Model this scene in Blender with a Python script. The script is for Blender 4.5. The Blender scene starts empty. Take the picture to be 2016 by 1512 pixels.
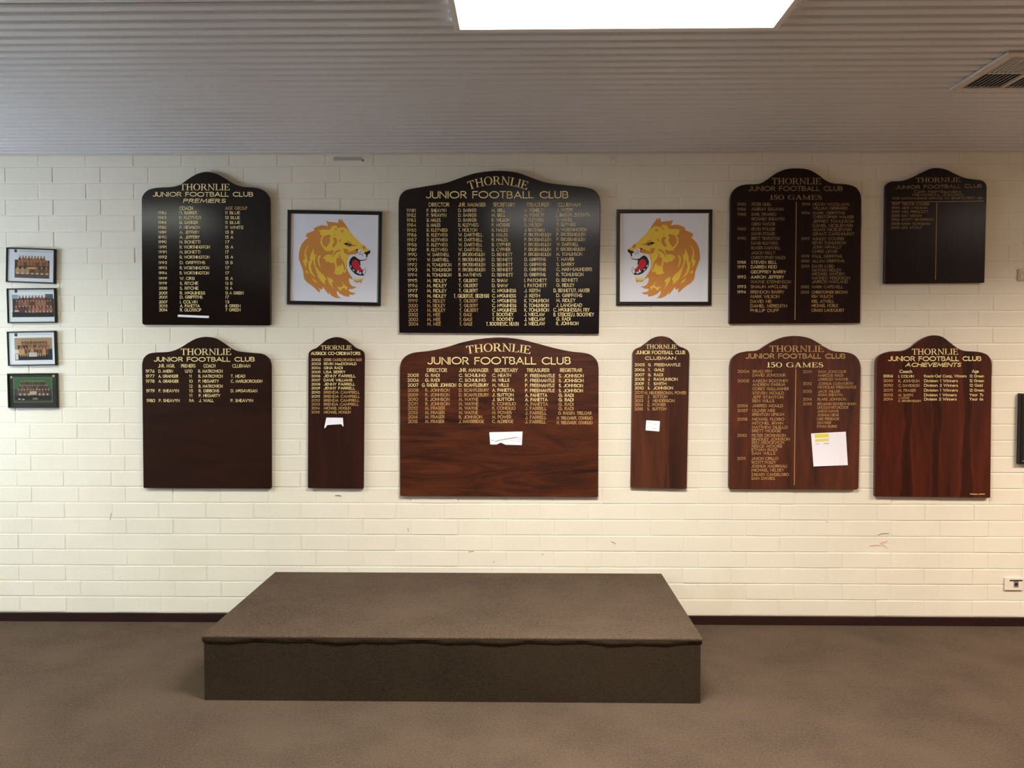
import bpy, bmesh, math, random
from mathutils import Vector, Matrix
from mathutils.geometry import tessellate_polygon

random.seed(7)
SC = bpy.context.scene
COL = SC.collection
R = math.radians

# ------------------------------------------------------------------ camera
F_PX = 1520.0
CAM = Vector((0.0, -4.8114, 1.6743))
PITCH, YAW = 0.03449, 0.01537
H = 2.933                                   # ceiling height
cam_d = bpy.data.cameras.new('camera'); cam = bpy.data.objects.new('camera', cam_d); COL.objects.link(cam)
cam_d.sensor_width = 36; cam_d.lens = 36 * F_PX / 2016; cam_d.clip_start = 0.05
cam.location = CAM; cam.rotation_euler = (math.pi / 2 - PITCH, 0, YAW)
SC.camera = cam

# ------------------------------------------------------------------ world, exposure
w = bpy.data.worlds.new('sky'); SC.world = w; w.use_nodes = True
w.node_tree.nodes['Background'].inputs[0].default_value = (0.66, 0.80, 1.0, 1)
w.node_tree.nodes['Background'].inputs[1].default_value = 12.0
SC.view_settings.view_transform = 'Standard'; SC.view_settings.look = 'None'
SC.view_settings.gamma = 1; SC.view_settings.use_curve_mapping = False
SC.view_settings.exposure = 0.8
# ceiling luminaires: (centre x, centre y, colour, strength)
LUM = [(0.349, -2.119, (1.0, 0.94, 0.88), 64.0),
       (-3.40, -2.119, (0.94, 1.0, 0.86), 31.0),
       (4.30, -2.119, (1.0, 0.86, 0.74), 76.0),
       (0.349, -5.8, (1.0, 0.92, 0.84), 10.0),
       (-3.40, -5.8, (0.93, 1.0, 0.86), 22.0),
       (4.10, -5.8, (1.0, 0.84, 0.68), 22.0)]
SPREAD = 148

# ------------------------------------------------------------------ helpers
def s2l(c):
    out = []
    for v in c[:3]:
        v = v / 255.0
        out.append(v / 12.92 if v <= 0.04045 else ((v + 0.055) / 1.055) ** 2.4)
    return (*out, 1.0)

def ray(px, py):
    cp, sp, cy, sy = math.cos(PITCH), math.sin(PITCH), math.cos(YAW), math.sin(YAW)
    f = Vector((-sy * cp, cy * cp, -sp)); r = Vector((cy, sy, 0)); u = r.cross(f)
    return f + r * ((px - 1008) / F_PX) - u * ((py - 756) / F_PX)

def wp(px, py, y=0.0):
    """measured position on the vertical plane at depth y (the real wall, board fronts ...)"""
    d = ray(px, py); t = (y - CAM.y) / d.y
    return CAM + d * t

def tag(o, label=None, cat=None, group=None, kind=None):
    if label: o['label'] = label
    if cat: o['category'] = cat
    if group: o['group'] = group
    if kind: o['kind'] = kind
    return o

def empty(name, loc, label, cat, group=None):
    o = bpy.data.objects.new(name, None); COL.objects.link(o); o.location = loc
    o.empty_display_size = 0.05
    return tag(o, label, cat, group)

def wloc(o):
    v = Vector(o.location)
    while o.parent:
        o = o.parent; v = v + Vector(o.location)
    return v

def mk(name, verts, faces, mat, parent=None, loc=None, smooth=False, cols=None):
    """verts in world coordinates; origin at loc (or the parent's origin)"""
    base = wloc(parent) if parent else Vector((0, 0, 0))
    org = Vector(loc) if loc is not None else base
    me = bpy.data.meshes.new(name)
    me.from_pydata([tuple(Vector(v) - org) for v in verts], [], faces)
    me.materials.append(mat)
    if cols:
        a = me.color_attributes.new('Col', 'FLOAT_COLOR', 'CORNER')
        for p in me.polygons:
            for li in p.loop_indices: a.data[li].color = cols[p.index]
    if smooth:
        for p in me.polygons: p.use_smooth = True
    me.update()
    o = bpy.data.objects.new(name, me); COL.objects.link(o)
    if parent:
        o.parent = parent; o.location = org - base
    else:
        o.location = org
    return o

def fixn(o):
    bm = bmesh.new(); bm.from_mesh(o.data); bmesh.ops.recalc_face_normals(bm, faces=bm.faces); bm.to_mesh(o.data); bm.free()
    return o

def boxm(x0, x1, y0, y1, z0, z1, V=None, Fc=None):
    V = [] if V is None else V; Fc = [] if Fc is None else Fc
    n = len(V)
    V += [(x0, y0, z0), (x1, y0, z0), (x1, y1, z0), (x0, y1, z0), (x0, y0, z1), (x1, y0, z1), (x1, y1, z1), (x0, y1, z1)]
    Fc += [tuple(n + i for i in f) for f in ((0, 3, 2, 1), (4, 5, 6, 7), (0, 1, 5, 4), (1, 2, 6, 5), (2, 3, 7, 6), (3, 0, 4, 7))]
    return V, Fc

def bevel(o, wdt, seg=2):
    bm = bmesh.new(); bm.from_mesh(o.data)
    bmesh.ops.recalc_face_normals(bm, faces=bm.faces)
    bmesh.ops.bevel(bm, geom=[e for e in bm.edges], offset=wdt, segments=seg, affect='EDGES', profile=0.5)
    bm.to_mesh(o.data); bm.free()
    return o

def box(name, x0, x1, y0, y1, z0, z1, mat, parent=None, loc=None, bev=0):
    V, Fc = boxm(x0, x1, y0, y1, z0, z1)
    o = mk(name, V, Fc, mat, parent, loc)
    if bev: bevel(o, bev)
    return o

# ------------------------------------------------------------------ materials
def nmat(name):
    m = bpy.data.materials.new(name); m.use_nodes = True
    nt = m.node_tree; b = nt.nodes['Principled BSDF']
    return m, nt, b

def plain(name, rgb, rough=0.5, metal=0.0, spec=0.5):
    m, nt, b = nmat(name)
    b.inputs['Base Color'].default_value = s2l(rgb); b.inputs['Roughness'].default_value = rough
    b.inputs['Metallic'].default_value = metal; b.inputs['Specular IOR Level'].default_value = spec
    return m

def N(nt, t, **kw):
    n = nt.nodes.new(t)
    for k, v in kw.items(): setattr(n, k, v)
    return n

def ramp(nt, stops):
    n = N(nt, 'ShaderNodeValToRGB'); e = n.color_ramp.elements
    while len(e) < len(stops): e.new(0.5)
    for i, (p, c) in enumerate(stops): e[i].position = p; e[i].color = c
    return n

def mapping(nt, scale, coord='Object', rot=(0, 0, 0)):
    tc = N(nt, 'ShaderNodeTexCoord'); mp = N(nt, 'ShaderNodeMapping')
    mp.inputs['Scale'].default_value = scale; mp.inputs['Rotation'].default_value = rot
    nt.links.new(tc.outputs[coord], mp.inputs['Vector']); return mp

def noise(nt, mp, scale, detail=4, rough=0.55, dist=0.0):
    n = N(nt, 'ShaderNodeTexNoise'); n.inputs['Scale'].default_value = scale
    n.inputs['Detail'].default_value = detail; n.inputs['Roughness'].default_value = rough; n.inputs['Distortion'].default_value = dist
    if mp: nt.links.new(mp.outputs[0], n.inputs['Vector'])
    return n

def bump(nt, b, src, strength, dist):
    bp = N(nt, 'ShaderNodeBump'); bp.inputs['Strength'].default_value = strength; bp.inputs['Distance'].default_value = dist
    nt.links.new(src, bp.inputs['Height']); nt.links.new(bp.outputs[0], b.inputs['Normal'])

def paint_mat(name, rgb, rough, var=0.03, bscale=60, bdist=0.0006, stain=None):
    m, nt, b = nmat(name)
    g = N(nt, 'ShaderNodeNewGeometry')
    n = noise(nt, None, 3.0, 3); nt.links.new(g.outputs['Position'], n.inputs['Vector'])
    c = s2l(rgb); d = tuple(v * (1 - var * 2) for v in c[:3]) + (1,)
    rp = ramp(nt, [(0.35, d), (0.65, c)])
    nt.links.new(n.outputs['Fac'], rp.inputs[0])
    out = rp.outputs[0]
    if stain:
        n3 = noise(nt, None, 1.3, 4, 0.6, 0.4); nt.links.new(g.outputs['Position'], n3.inputs['Vector'])
        r3 = ramp(nt, [(0.62, (0, 0, 0, 1)), (0.8, (0.35, 0.35, 0.35, 1))]); nt.links.new(n3.outputs['Fac'], r3.inputs[0])
        mx = N(nt, 'ShaderNodeMix', data_type='RGBA'); nt.links.new(r3.outputs[0], mx.inputs['Factor'])
        nt.links.new(out, mx.inputs['A']); mx.inputs['B'].default_value = s2l(stain); out = mx.outputs['Result']
    nt.links.new(out, b.inputs['Base Color'])
    b.inputs['Roughness'].default_value = rough
    n2 = noise(nt, None, bscale, 3); nt.links.new(g.outputs['Position'], n2.inputs['Vector'])
    bump(nt, b, n2.outputs['Fac'], 0.5, bdist)
    return m

def wood_mat(name, dark, light, axis='z', grain=1.0, rough=0.3, spec=0.5, strip=None, figure=0.0, mid=0.55, bands=()):
    """stained timber: long fibres along axis ('x' or 'z'), optional darker plank beyond strip (local x)"""
    m, nt, b = nmat(name)
    big = (1.1, 1, 7.5) if axis == 'x' else (7.5, 1, 0.9)
    fine = (6, 6, 160) if axis == 'x' else (160, 6, 6)
    mp = mapping(nt, big)
    n1 = noise(nt, mp, 1.0 * grain, 5, 0.6, 0.9 + figure)
    n2 = noise(nt, mapping(nt, fine), 1.0, 3, 0.6)
    mth = N(nt, 'ShaderNodeMath', operation='MULTIPLY_ADD'); mth.inputs[1].default_value = 0.28
    nt.links.new(n2.outputs['Fac'], mth.inputs[0]); nt.links.new(n1.outputs['Fac'], mth.inputs[2])
    c0, c1 = [tuple(v * .62 for v in s2l(q)[:3]) + (1,) for q in (dark, light)]
    cm = tuple((a + bb) / 2 for a, bb in zip(c0, c1))
    rp = ramp(nt, [(0.42, c0), (mid + 0.06, cm), (0.86, c1)])
    nt.links.new(mth.outputs[0], rp.inputs[0])
    out = rp.outputs[0]
    if strip is not None:
        tc = N(nt, 'ShaderNodeTexCoord'); sx = N(nt, 'ShaderNodeSeparateXYZ'); nt.links.new(tc.outputs['Object'], sx.inputs[0])
        gt = N(nt, 'ShaderNodeMath', operation='GREATER_THAN'); gt.inputs[1].default_value = strip[0]
        nt.links.new(sx.outputs['X'], gt.inputs[0])
        mx = N(nt, 'ShaderNodeMix', data_type='RGBA', blend_type='MULTIPLY')
        nt.links.new(gt.outputs[0], mx.inputs['Factor']); nt.links.new(out, mx.inputs['A'])
        mx.inputs['B'].default_value = (strip[1], strip[1] * .95, strip[1] * .95, 1); out = mx.outputs['Result']
    def ma(op, a, b_=None, c_=None):
        n_ = N(nt, 'ShaderNodeMath', operation=op)
        for i_, v_ in enumerate((a, b_, c_)):
            if v_ is None: continue
            if isinstance(v_, (int, float)): n_.inputs[i_].default_value = v_
            else: nt.links.new(v_, n_.inputs[i_])
        return n_.outputs[0]
    if bands:
        tc = N(nt, 'ShaderNodeTexCoord'); sx = N(nt, 'ShaderNodeSeparateXYZ'); nt.links.new(tc.outputs['Object'], sx.inputs[0])
        nb = noise(nt, mapping(nt, (2, 1, 3.0)), 1.0, 3, 0.5); wob = ma('MULTIPLY_ADD', nb.outputs['Fac'], 0.07, -0.035)
        nf = ma('MULTIPLY_ADD', n2.outputs['Fac'], 0.012, -0.006)
        xx = ma('ADD', ma('ADD', sx.outputs['X'], wob), nf)
        for (cx_, w0, zk, grow) in bands:
            wdt = ma('MULTIPLY_ADD', ma('ABSOLUTE', ma('SUBTRACT', sx.outputs['Z'], zk)), grow, w0)
            d_ = ma('SUBTRACT', ma('ABSOLUTE', ma('SUBTRACT', xx, cx_)), wdt)
            rb_ = ramp(nt, [(0.0, (.5, .52, .55, 1)), (0.36, (.56, .58, .6, 1)), (0.54, (1.2, 1.3, 1.2, 1)), (0.85, (1, 1, 1, 1))])
            nt.links.new(ma('MULTIPLY_ADD', d_, 20.0, 0.45), rb_.inputs[0])
            mxb = N(nt, 'ShaderNodeMix', data_type='RGBA', blend_type='MULTIPLY'); mxb.inputs['Factor'].default_value = 1.0
            nt.links.new(out, mxb.inputs['A']); nt.links.new(rb_.outputs[0], mxb.inputs['B']); out = mxb.outputs['Result']
    nt.links.new(out, b.inputs['Base Color'])
    b.inputs['Roughness'].default_value = rough; b.inputs['Specular IOR Level'].default_value = spec
    bump(nt, b, n2.outputs['Fac'], 0.25, 0.0004)
    return m

def carpet_mat(name, a, bcol):
    m, nt, b = nmat(name)
    g = N(nt, 'ShaderNodeNewGeometry')
    n1 = noise(nt, None, 330, 2, 0.7); n2 = noise(nt, None, 2.2, 4, 0.6); n4 = noise(nt, None, 90, 3, 0.7)
    for n in (n1, n2, n4): nt.links.new(g.outputs['Position'], n.inputs['Vector'])
    add = N(nt, 'ShaderNodeMath', operation='MULTIPLY_ADD'); add.inputs[1].default_value = 0.35
    nt.links.new(n2.outputs['Fac'], add.inputs[0]); nt.links.new(n1.outputs['Fac'], add.inputs[2])
    ad2 = N(nt, 'ShaderNodeMath', operation='MULTIPLY_ADD'); ad2.inputs[1].default_value = 0.45
    nt.links.new(n4.outputs['Fac'], ad2.inputs[0]); nt.links.new(add.outputs[0], ad2.inputs[2])
    rp = ramp(nt, [(0.62, s2l(a)), (1.15 if False else 1.0, s2l(bcol))])
    nt.links.new(ad2.outputs[0], rp.inputs[0]); nt.links.new(rp.outputs[0], b.inputs['Base Color'])
    b.inputs['Roughness'].default_value = 1.0; b.inputs['Specular IOR Level'].default_value = 0.0
    bump(nt, b, ad2.outputs[0], 0.8, 0.004)
    return m

M = {}
M['brick'] = paint_mat('cream_painted_brick', (240, 232, 211), 0.42, 0.02, 45, 0.0012, stain=(226, 216, 188))
M['plaster'] = paint_mat('tan_paint', (168, 146, 122), 0.6)
M['ceil'] = paint_mat('off_white_ceiling_paint', (214, 213, 211), 0.45, 0.01, 40, 0.0003)
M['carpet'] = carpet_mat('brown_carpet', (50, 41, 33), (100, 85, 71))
M['carpet_shaded'] = carpet_mat('shaded_brown_carpet', (36, 30, 23), (66, 55, 43))  # same brown carpet, shade of the stage front and lip put into its colour
M['skirt'] = wood_mat('dark_skirting_timber', (34, 18, 16), (62, 34, 30), 'x', 1.5, 0.35)
M['white_metal'] = plain('white_enamel', (226, 222, 214), 0.4)
M['grey_metal'] = plain('grey_vent_metal', (206, 196, 182), 0.5)
M['duct'] = plain('dark_duct_lining', (26, 22, 18), 0.9)
M['black_frame'] = plain('black_lacquer', (16, 15, 15), 0.35)
M['gilt'] = plain('gilt_slip', (224, 200, 150), 0.35, 0.4)
M['white_plastic'] = plain('white_plastic', (236, 226, 208), 0.35)
M['dark_plastic'] = plain('dark_plastic', (42, 36, 34), 0.5)
M['grey_plastic'] = plain('grey_plastic', (132, 122, 118), 0.5)
M['paper'] = plain('white_paper', (250, 247, 252), 0.8)
M['gold'] = plain('gold_leaf', (255, 234, 164), 0.42, 0.0)
M['bronze'] = plain('dull_gold_paint', (202, 162, 102), 0.5, 0.0)
M['gold_dimmed'] = plain('dimmed_gold', (166, 140, 96), 0.5, 0.1)  # gold lettering of the upper right boards, their dim light put into the colour
m, nt, b = nmat('printed_colours')
at = N(nt, 'ShaderNodeVertexColor', layer_name='Col'); nt.links.new(at.outputs[0], b.inputs['Base Color']); b.inputs['Roughness'].default_value = 0.6
M['print'] = m
m, nt, b = nmat('picture_glass')
for n in list(nt.nodes):
    if n.type == 'BSDF_PRINCIPLED': nt.nodes.remove(n)
tr = N(nt, 'ShaderNodeBsdfTransparent'); gl = N(nt, 'ShaderNodeBsdfGlossy'); gl.inputs['Roughness'].default_value = 0.06
fr = N(nt, 'ShaderNodeFresnel'); fr.inputs['IOR'].default_value = 1.22; mx = N(nt, 'ShaderNodeMixShader')
nt.links.new(fr.outputs[0], mx.inputs[0]); nt.links.new(tr.outputs[0], mx.inputs[1]); nt.links.new(gl.outputs[0], mx.inputs[2])
nt.links.new(mx.outputs[0], nt.nodes['Material Output'].inputs['Surface'])
M['glass'] = m
def emit(name, col, st):
    m, nt, b = nmat(name)
    b.inputs['Base Color'].default_value = (0.9, 0.9, 0.9, 1); b.inputs['Emission Color'].default_value = (*col, 1); b.inputs['Emission Strength'].default_value = st
    return m

# ------------------------------------------------------------------ room shell
XL, XR, YB = -5.5, 5.5, -9.0
fl = box('floor', XL, XR, YB, 0.1, -0.1, 0.0, M['carpet'], loc=(0, 0, 0)); tag(fl, 'brown speckled carpet floor of the club room', kind='structure')
wall = box('wall_back', XL, XR, 0.0023, 0.12, 0.0, H + 0.02, M['brick'], loc=(0, 0, 0)); tag(wall, 'cream painted brick wall behind the honour boards', kind='structure')
o = box('wall_right', XR, XR + 0.1, YB, 0.1, 0, H + 0.02, M['plaster'], loc=(XR, 0, 0)); tag(o, 'cream side wall to the right, outside the picture', kind='structure')
o = box('wall_rear', XL, XR, YB - 0.1, YB, 0, H + 0.02, M['plaster'], loc=(0, YB, 0)); tag(o, 'cream wall behind the viewer', kind='structure')
# left wall with one daylight window (outside the frame)
WY0, WY1, WZ0, WZ1 = -2.7, -0.9, 1.0, 2.3
V, Fc = [], []
boxm(XL - 0.1, XL, YB, WY0, 0, H + 0.02, V, Fc); boxm(XL - 0.1, XL, WY1, 0.1, 0, H + 0.02, V, Fc)
boxm(XL - 0.1, XL, WY0, WY1, 0, WZ0, V, Fc); boxm(XL - 0.1, XL, WY0, WY1, WZ1, H + 0.02, V, Fc)
o = mk('wall_left', V, Fc, M['plaster'], loc=(XL, 0, 0)); tag(o, 'cream side wall to the left with a window', kind='structure')
win = empty('window_1', (XL - 0.05, (WY0 + WY1) / 2, WZ0), 'white framed daylight window in the left side wall', None); win['kind'] = 'structure'
for nm, a in (('window_frame', (WY0, WY1, WZ0, WZ0 + .05)), ('window_frame', (WY0, WY1, WZ1 - .05, WZ1)), ('window_frame', (WY0, WY0 + .05, WZ0 + .05, WZ1 - .05)),
              ('window_frame', (WY1 - .05, WY1, WZ0 + .05, WZ1 - .05)), ('window_frame', ((WY0 + WY1) / 2 - .025, (WY0 + WY1) / 2 + .025, WZ0 + .05, WZ1 - .05))):
    box(nm, XL - .08, XL - .03, a[0], a[1], a[2], a[3], M['white_metal'], win)
for a in ((WY0 + .05, (WY0 + WY1) / 2 - .025), ((WY0 + WY1) / 2 + .025, WY1 - .05)):
    box('pane', XL - .058, XL - .053, a[0], a[1], WZ0 + .05, WZ1 - .05, M['glass'], win)
# skirting
sk = box('baseboard_back', XL, XR, -0.013, 0.0028, 0, 0.056, M['skirt'], loc=(0, 0, 0), bev=0.003); tag(sk, 'dark brown skirting board along the brick wall', kind='structure')

# ------------------------------------------------------------------ bricks
BOARD_RECTS = []     # filled below (world x0,x1,z0,z1), used to rank bricks by how much shows
def rect_px(x0, y0, x1, y1):
    a, b_ = wp(x0, y1), wp(x1, y0); BOARD_RECTS.append((a.x, b_.x, a.z, b_.z))
for r_ in ((277, 345, 533, 641), (281, 670, 535, 963), (605, 670, 717, 963), (785, 345, 1181, 656), (786, 670, 1178, 980), (1241, 670, 1356, 963),
           (1437, 345, 1695, 637), (1436, 670, 1693, 965), (1742, 345, 1942, 558), (1722, 670, 1953, 982), (564, 413, 750, 603), (1214, 413, 1403, 601),
           (12, 488, 113, 803), (400, 1124, 1385, 1210), (2003, 775, 2100, 913)):
    rect_px(*r_)
PX, PZ, Z0 = 0.3, 0.1002, 0.0559
def brick_mesh(L, Hh, jig):
    rnd = random.Random(jig); c = 0.0032; d = 0.0035
    x0, x1, z0, z1 = -L / 2, L / 2, -Hh / 2, Hh / 2
    j = lambda s=0.0012: rnd.uniform(-s, s)
    outer = [(x0 + j(), z0 + j()), (0, z0 + j(.0016)), (x1 + j(), z0 + j()), (x1 + j(), z1 + j()), (0, z1 + j(.0016)), (x0 + j(), z1 + j())]
    inn = [(min(max(x, x0 + c), x1 - c) if x else 0, z0 + c if z < 0 else z1 - c) for x, z in outer]
    V = [(x, d, z) for x, z in outer] + [(x, d * .25, z) for x, z in outer] + [(x + j(.0006), 0, z + j(.0006)) for x, z in inn]
    n = 6; Fc = []
    for k in (0, 6):
        for i in range(n): q = (i + 1) % n; Fc.append((k + i, k + q, k + n + q, k + n + i))
    Fc.append((12, 13, 16, 17)); Fc.append((13, 14, 15, 16))
    return V, Fc
VAR = []
for i in range(8):
    V, Fc = brick_mesh(PX - 0.0075, PZ - 0.0065, i)
    me = bpy.data.meshes.new('brick'); me.from_pydata(V, [], Fc); me.materials.append(M['brick'])
    bm = bmesh.new(); bm.from_mesh(me); bmesh.ops.recalc_face_normals(bm, faces=bm.faces)
    if sum(f.normal.y for f in bm.faces) > 0: bmesh.ops.reverse_faces(bm, faces=bm.faces)
    bm.to_mesh(me); bm.free(); VAR.append(me)
ph = {('u', 0): wp(75, 320).x, ('u', 1): wp(104, 345).x, ('l', 1): wp(60, 850).x, ('l', 0): wp(125, 880).x}
cells = []
vx0, vx1 = wp(0, 756).x, wp(2016, 756).x
for k in range(0, 29):
    zc = Z0 + (k + .5) * PZ
    z_lo, z_hi = zc - PZ / 2, min(zc + PZ / 2, H)
    p0 = ph[('u' if k >= 21 else 'l', k % 2)]
    i0 = math.floor((XL - p0) / PX); i = i0
    while p0 + i * PX < XR:
        a, b2 = p0 + i * PX, p0 + (i + 1) * PX; i += 1
        a2, c2 = max(a, XL), min(b2, XR)
        if c2 - a2 < 0.05: continue
        vis = max(0, min(c2, vx1) - max(a2, vx0)) * (z_hi - z_lo)
        for (rx0, rx1, rz0, rz1) in BOARD_RECTS:
            vis -= max(0, min(c2, rx1, vx1) - max(a2, rx0, vx0)) * max(0, min(z_hi, rz1) - max(z_lo, rz0))
        cells.append((vis + 0.0002 * random.random(), a2, c2, z_lo, z_hi))
cells.sort(reverse=True)
SV, SF = [], []
for idx, (vis, a, c, z0, z1) in enumerate(cells):
    me = VAR[random.randrange(8)]
    sx = (c - a) / PX; sz = (z1 - z0) / PZ
    loc = Vector(((a + c) / 2, random.uniform(-0.0011, 0.0009), (z0 + z1) / 2))
    rx, rz = max(-.014, min(.014, random.gauss(0, 0.008))), max(-.004, min(.004, random.gauss(0, 0.0026)))
    if idx < 300:
        o = bpy.data.objects.new('brick', me); COL.objects.link(o); o.parent = wall
        o.location = loc; o.rotation_euler = (rx, 0, rz); o.scale = (sx, 1, sz)
    else:
        mtx = Matrix.Translation(loc) @ Matrix.Rotation(rz, 4, 'Z') @ Matrix.Rotation(rx, 4, 'X') @ Matrix.Diagonal((sx, 1, sz, 1))
        n = len(SV); SV += [tuple(mtx @ v.co) for v in me.vertices]; SF += [tuple(n + i for i in p.vertices) for p in me.polygons]
o = mk('brickwork', SV, SF, M['brick'], wall); o['kind'] = 'stuff'

# ------------------------------------------------------------------ ceiling: ribbed lining
VX0, VX1, VY0, VY1 = 1.990, 2.440, -1.565, -1.112     # air grille
hx0, hx1, hy0, hy1 = VX0 + .035, VX1 - .035, VY0 + .035, VY1 - .035
PITCHB = 0.0702
V, Fc = [], []
zb = H + 0.011
boxm(XL, hx0, YB, 0.1, zb, zb + .03, V, Fc); boxm(hx1, XR, YB, 0.1, zb, zb + .03, V, Fc)
boxm(hx0, hx1, YB, hy0, zb, zb + .03, V, Fc); boxm(hx0, hx1, hy1, 0.1, zb, zb + .03, V, Fc)
ceil = mk('ceiling', V, Fc, M['ceil'], loc=(0, 0, H)); tag(ceil, 'off-white ceiling lined with narrow ribbed battens', kind='structure')
me = bpy.data.meshes.new('ceiling_batten')
pr = [(-0.0290, .0112), (-0.0262, .006), (-0.0225, .0018), (-0.018, 0), (0.018, 0), (0.0225, .0018), (0.0262, .006), (0.0290, .0112)]
VV = [(0, y, z) for y, z in pr] + [(1, y, z) for y, z in pr]
FF = [(i, i + 1, 9 + i, 8 + i) for i in range(7)] + [tuple(range(8)), tuple(range(15, 7, -1))]
me.from_pydata(VV, [], FF); me.materials.append(M['ceil'])
bm = bmesh.new(); bm.from_mesh(me); bmesh.ops.recalc_face_normals(bm, faces=bm.faces); bm.to_mesh(me); bm.free()
def batten(x0, x1, y):
    o = bpy.data.objects.new('ceiling_batten', me); COL.objects.link(o); o.parent = ceil
    o.location = (x0, y, random.uniform(-.0006, .0006)); o.scale = (x1 - x0, 1, 1)
    return o
SAG = CAM.y + (ray(120, 20) * ((H - CAM.z) / ray(120, 20).z)).y
y = -0.030
while y > YB + 0.03:
    if hy0 - .0285 < y < hy1 + .0285:
        batten(XL, hx0 - .002, y); batten(hx1 + .002, XR, y)
    elif SAG is not None and y < SAG:      # one lining strip has sagged at its left end
        b1 = batten(XL, -0.75, y); b1.rotation_euler = (R(5.5), R(-0.05), 0); b1.location.z -= .0035; batten(-0.75, XR, y); SAG = None
    else: batten(XL, XR, y)
    y -= PITCHB

# ------------------------------------------------------------------ luminaires
LLAB = ['large glowing white ceiling light panel in a thin white frame', 'cool white ceiling light panel out of view to the left',
        'warm white ceiling light panel out of view to the right', 'ceiling light panel behind the viewer in the middle',
        'cool white ceiling light panel behind the viewer to the left', 'warm white ceiling light panel behind the viewer to the right']
for (cx, cy, colr, st), lb in zip(LUM, LLAB):
    hw, hd = 0.6145, 0.3055
    t = empty('ceiling_light', (cx, cy, H), lb, 'ceiling light', 'recessed ceiling light panels')
    for a in ((cx - hw, cx + hw, cy + hd - .022, cy + hd), (cx - hw, cx + hw, cy - hd, cy - hd + .022),
              (cx - hw, cx - hw + .022, cy - hd + .022, cy + hd - .022), (cx + hw - .022, cx + hw, cy - hd + .022, cy + hd - .022)):
        box('frame_rail', a[0], a[1], a[2], a[3], H - .014, H - .0008, M['white_metal'], t)
    box('diffuser', cx - hw + .022, cx + hw - .022, cy - hd + .022, cy + hd - .022, H - .010, H - .002, emit('lamp_diffuser', colr, 4.5 if cy > -4 else 2.0), t)
    ld = bpy.data.lights.new('lamp_tubes', 'AREA'); ld.shape = 'RECTANGLE'; ld.size = 2 * hw - .05; ld.size_y = 2 * hd - .05
    ld.energy = st; ld.color = colr; ld.spread = R(SPREAD)
    lo = bpy.data.objects.new('lamp_tubes', ld); COL.objects.link(lo); lo.parent = t; lo.location = (0, 0, -.0115)

# ------------------------------------------------------------------ air grille
t = empty('air_grille', ((VX0 + VX1) / 2, (VY0 + VY1) / 2, H), 'grey metal ceiling air grille with rows of thin blades', 'air vent')
fz0, fz1 = H - .012, H - .0008
for a in ((VX0, VX1, VY1 - .04, VY1), (VX0, VX1, VY0, VY0 + .04), (VX0, VX0 + .04, VY0 + .04, VY1 - .04), (VX1 - .04, VX1, VY0 + .04, VY1 - .04)):
    box('frame_rail', a[0], a[1], a[2], a[3], fz0, fz1, M['grey_metal'], t, bev=.002)
mxv, myv = (VX0 + VX1) / 2, (VY0 + VY1) / 2
box('cross_bar', VX0 + .04, VX1 - .04, myv - .006, myv + .006, fz0 + .001, H - .001, M['grey_metal'], t)
for ys in ((VY0 + .04, myv - .006), (myv + .006, VY1 - .04)):
    box('cross_bar', mxv - .007, mxv + .007, ys[0], ys[1], fz0 + .001, H - .001, M['grey_metal'], t)
for (xa, xb) in ((VX0 + .04, mxv - .007), (mxv + .007, VX1 - .04)):
    for (ya, yb2), sgn in (((VY0 + .04, myv - .006), -1), ((myv + .006, VY1 - .04), 1)):
        n = 9
        for i in range(n):
            x = xa + (i + .5) * (xb - xa) / n; dx = .0022 * sgn; th = .0009
            Vb = [(x - dx - th, ya, H - .011), (x - dx + th, ya, H - .011), (x + dx + th, ya, H - .004), (x + dx - th, ya, H - .004)]
            Vb += [(p[0], yb2, p[2]) for p in Vb]
            fixn(mk('blade', Vb, [(0, 1, 2, 3), (7, 6, 5, 4), (0, 4, 5, 1), (1, 5, 6, 2), (2, 6, 7, 3), (3, 7, 4, 0)], M['grey_metal'], t))
V, Fc = [], []
boxm(hx0, hx0 + .003, hy0, hy1, H, zb + .3, V, Fc); boxm(hx1 - .003, hx1, hy0, hy1, H, zb + .3, V, Fc)
boxm(hx0 + .003, hx1 - .003, hy0, hy0 + .003, H, zb + .3, V, Fc); boxm(hx0 + .003, hx1 - .003, hy1 - .003, hy1, H, zb + .3, V, Fc)
boxm(hx0, hx1, hy0, hy1, zb + .3, zb + .31, V, Fc)
mk('duct_box', V, Fc, M['duct'], t)

# ------------------------------------------------------------------ carpeted stage block
SX0, SX1, SY0, SY1, SH = -1.565, 0.860, -1.124, -0.0145, 0.323
t = empty('stage_platform', ((SX0 + SX1) / 2, (SY0 + SY1) / 2, 0), 'low rectangular stage platform covered in brown carpet against the wall', 'stage')
LIP = 0.036
box('base_carpet', SX0 + .006, SX1 - .006, SY0 + .007, SY1, 0.0005, SH - LIP - .0015, M['carpet_shaded'], t)
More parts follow.
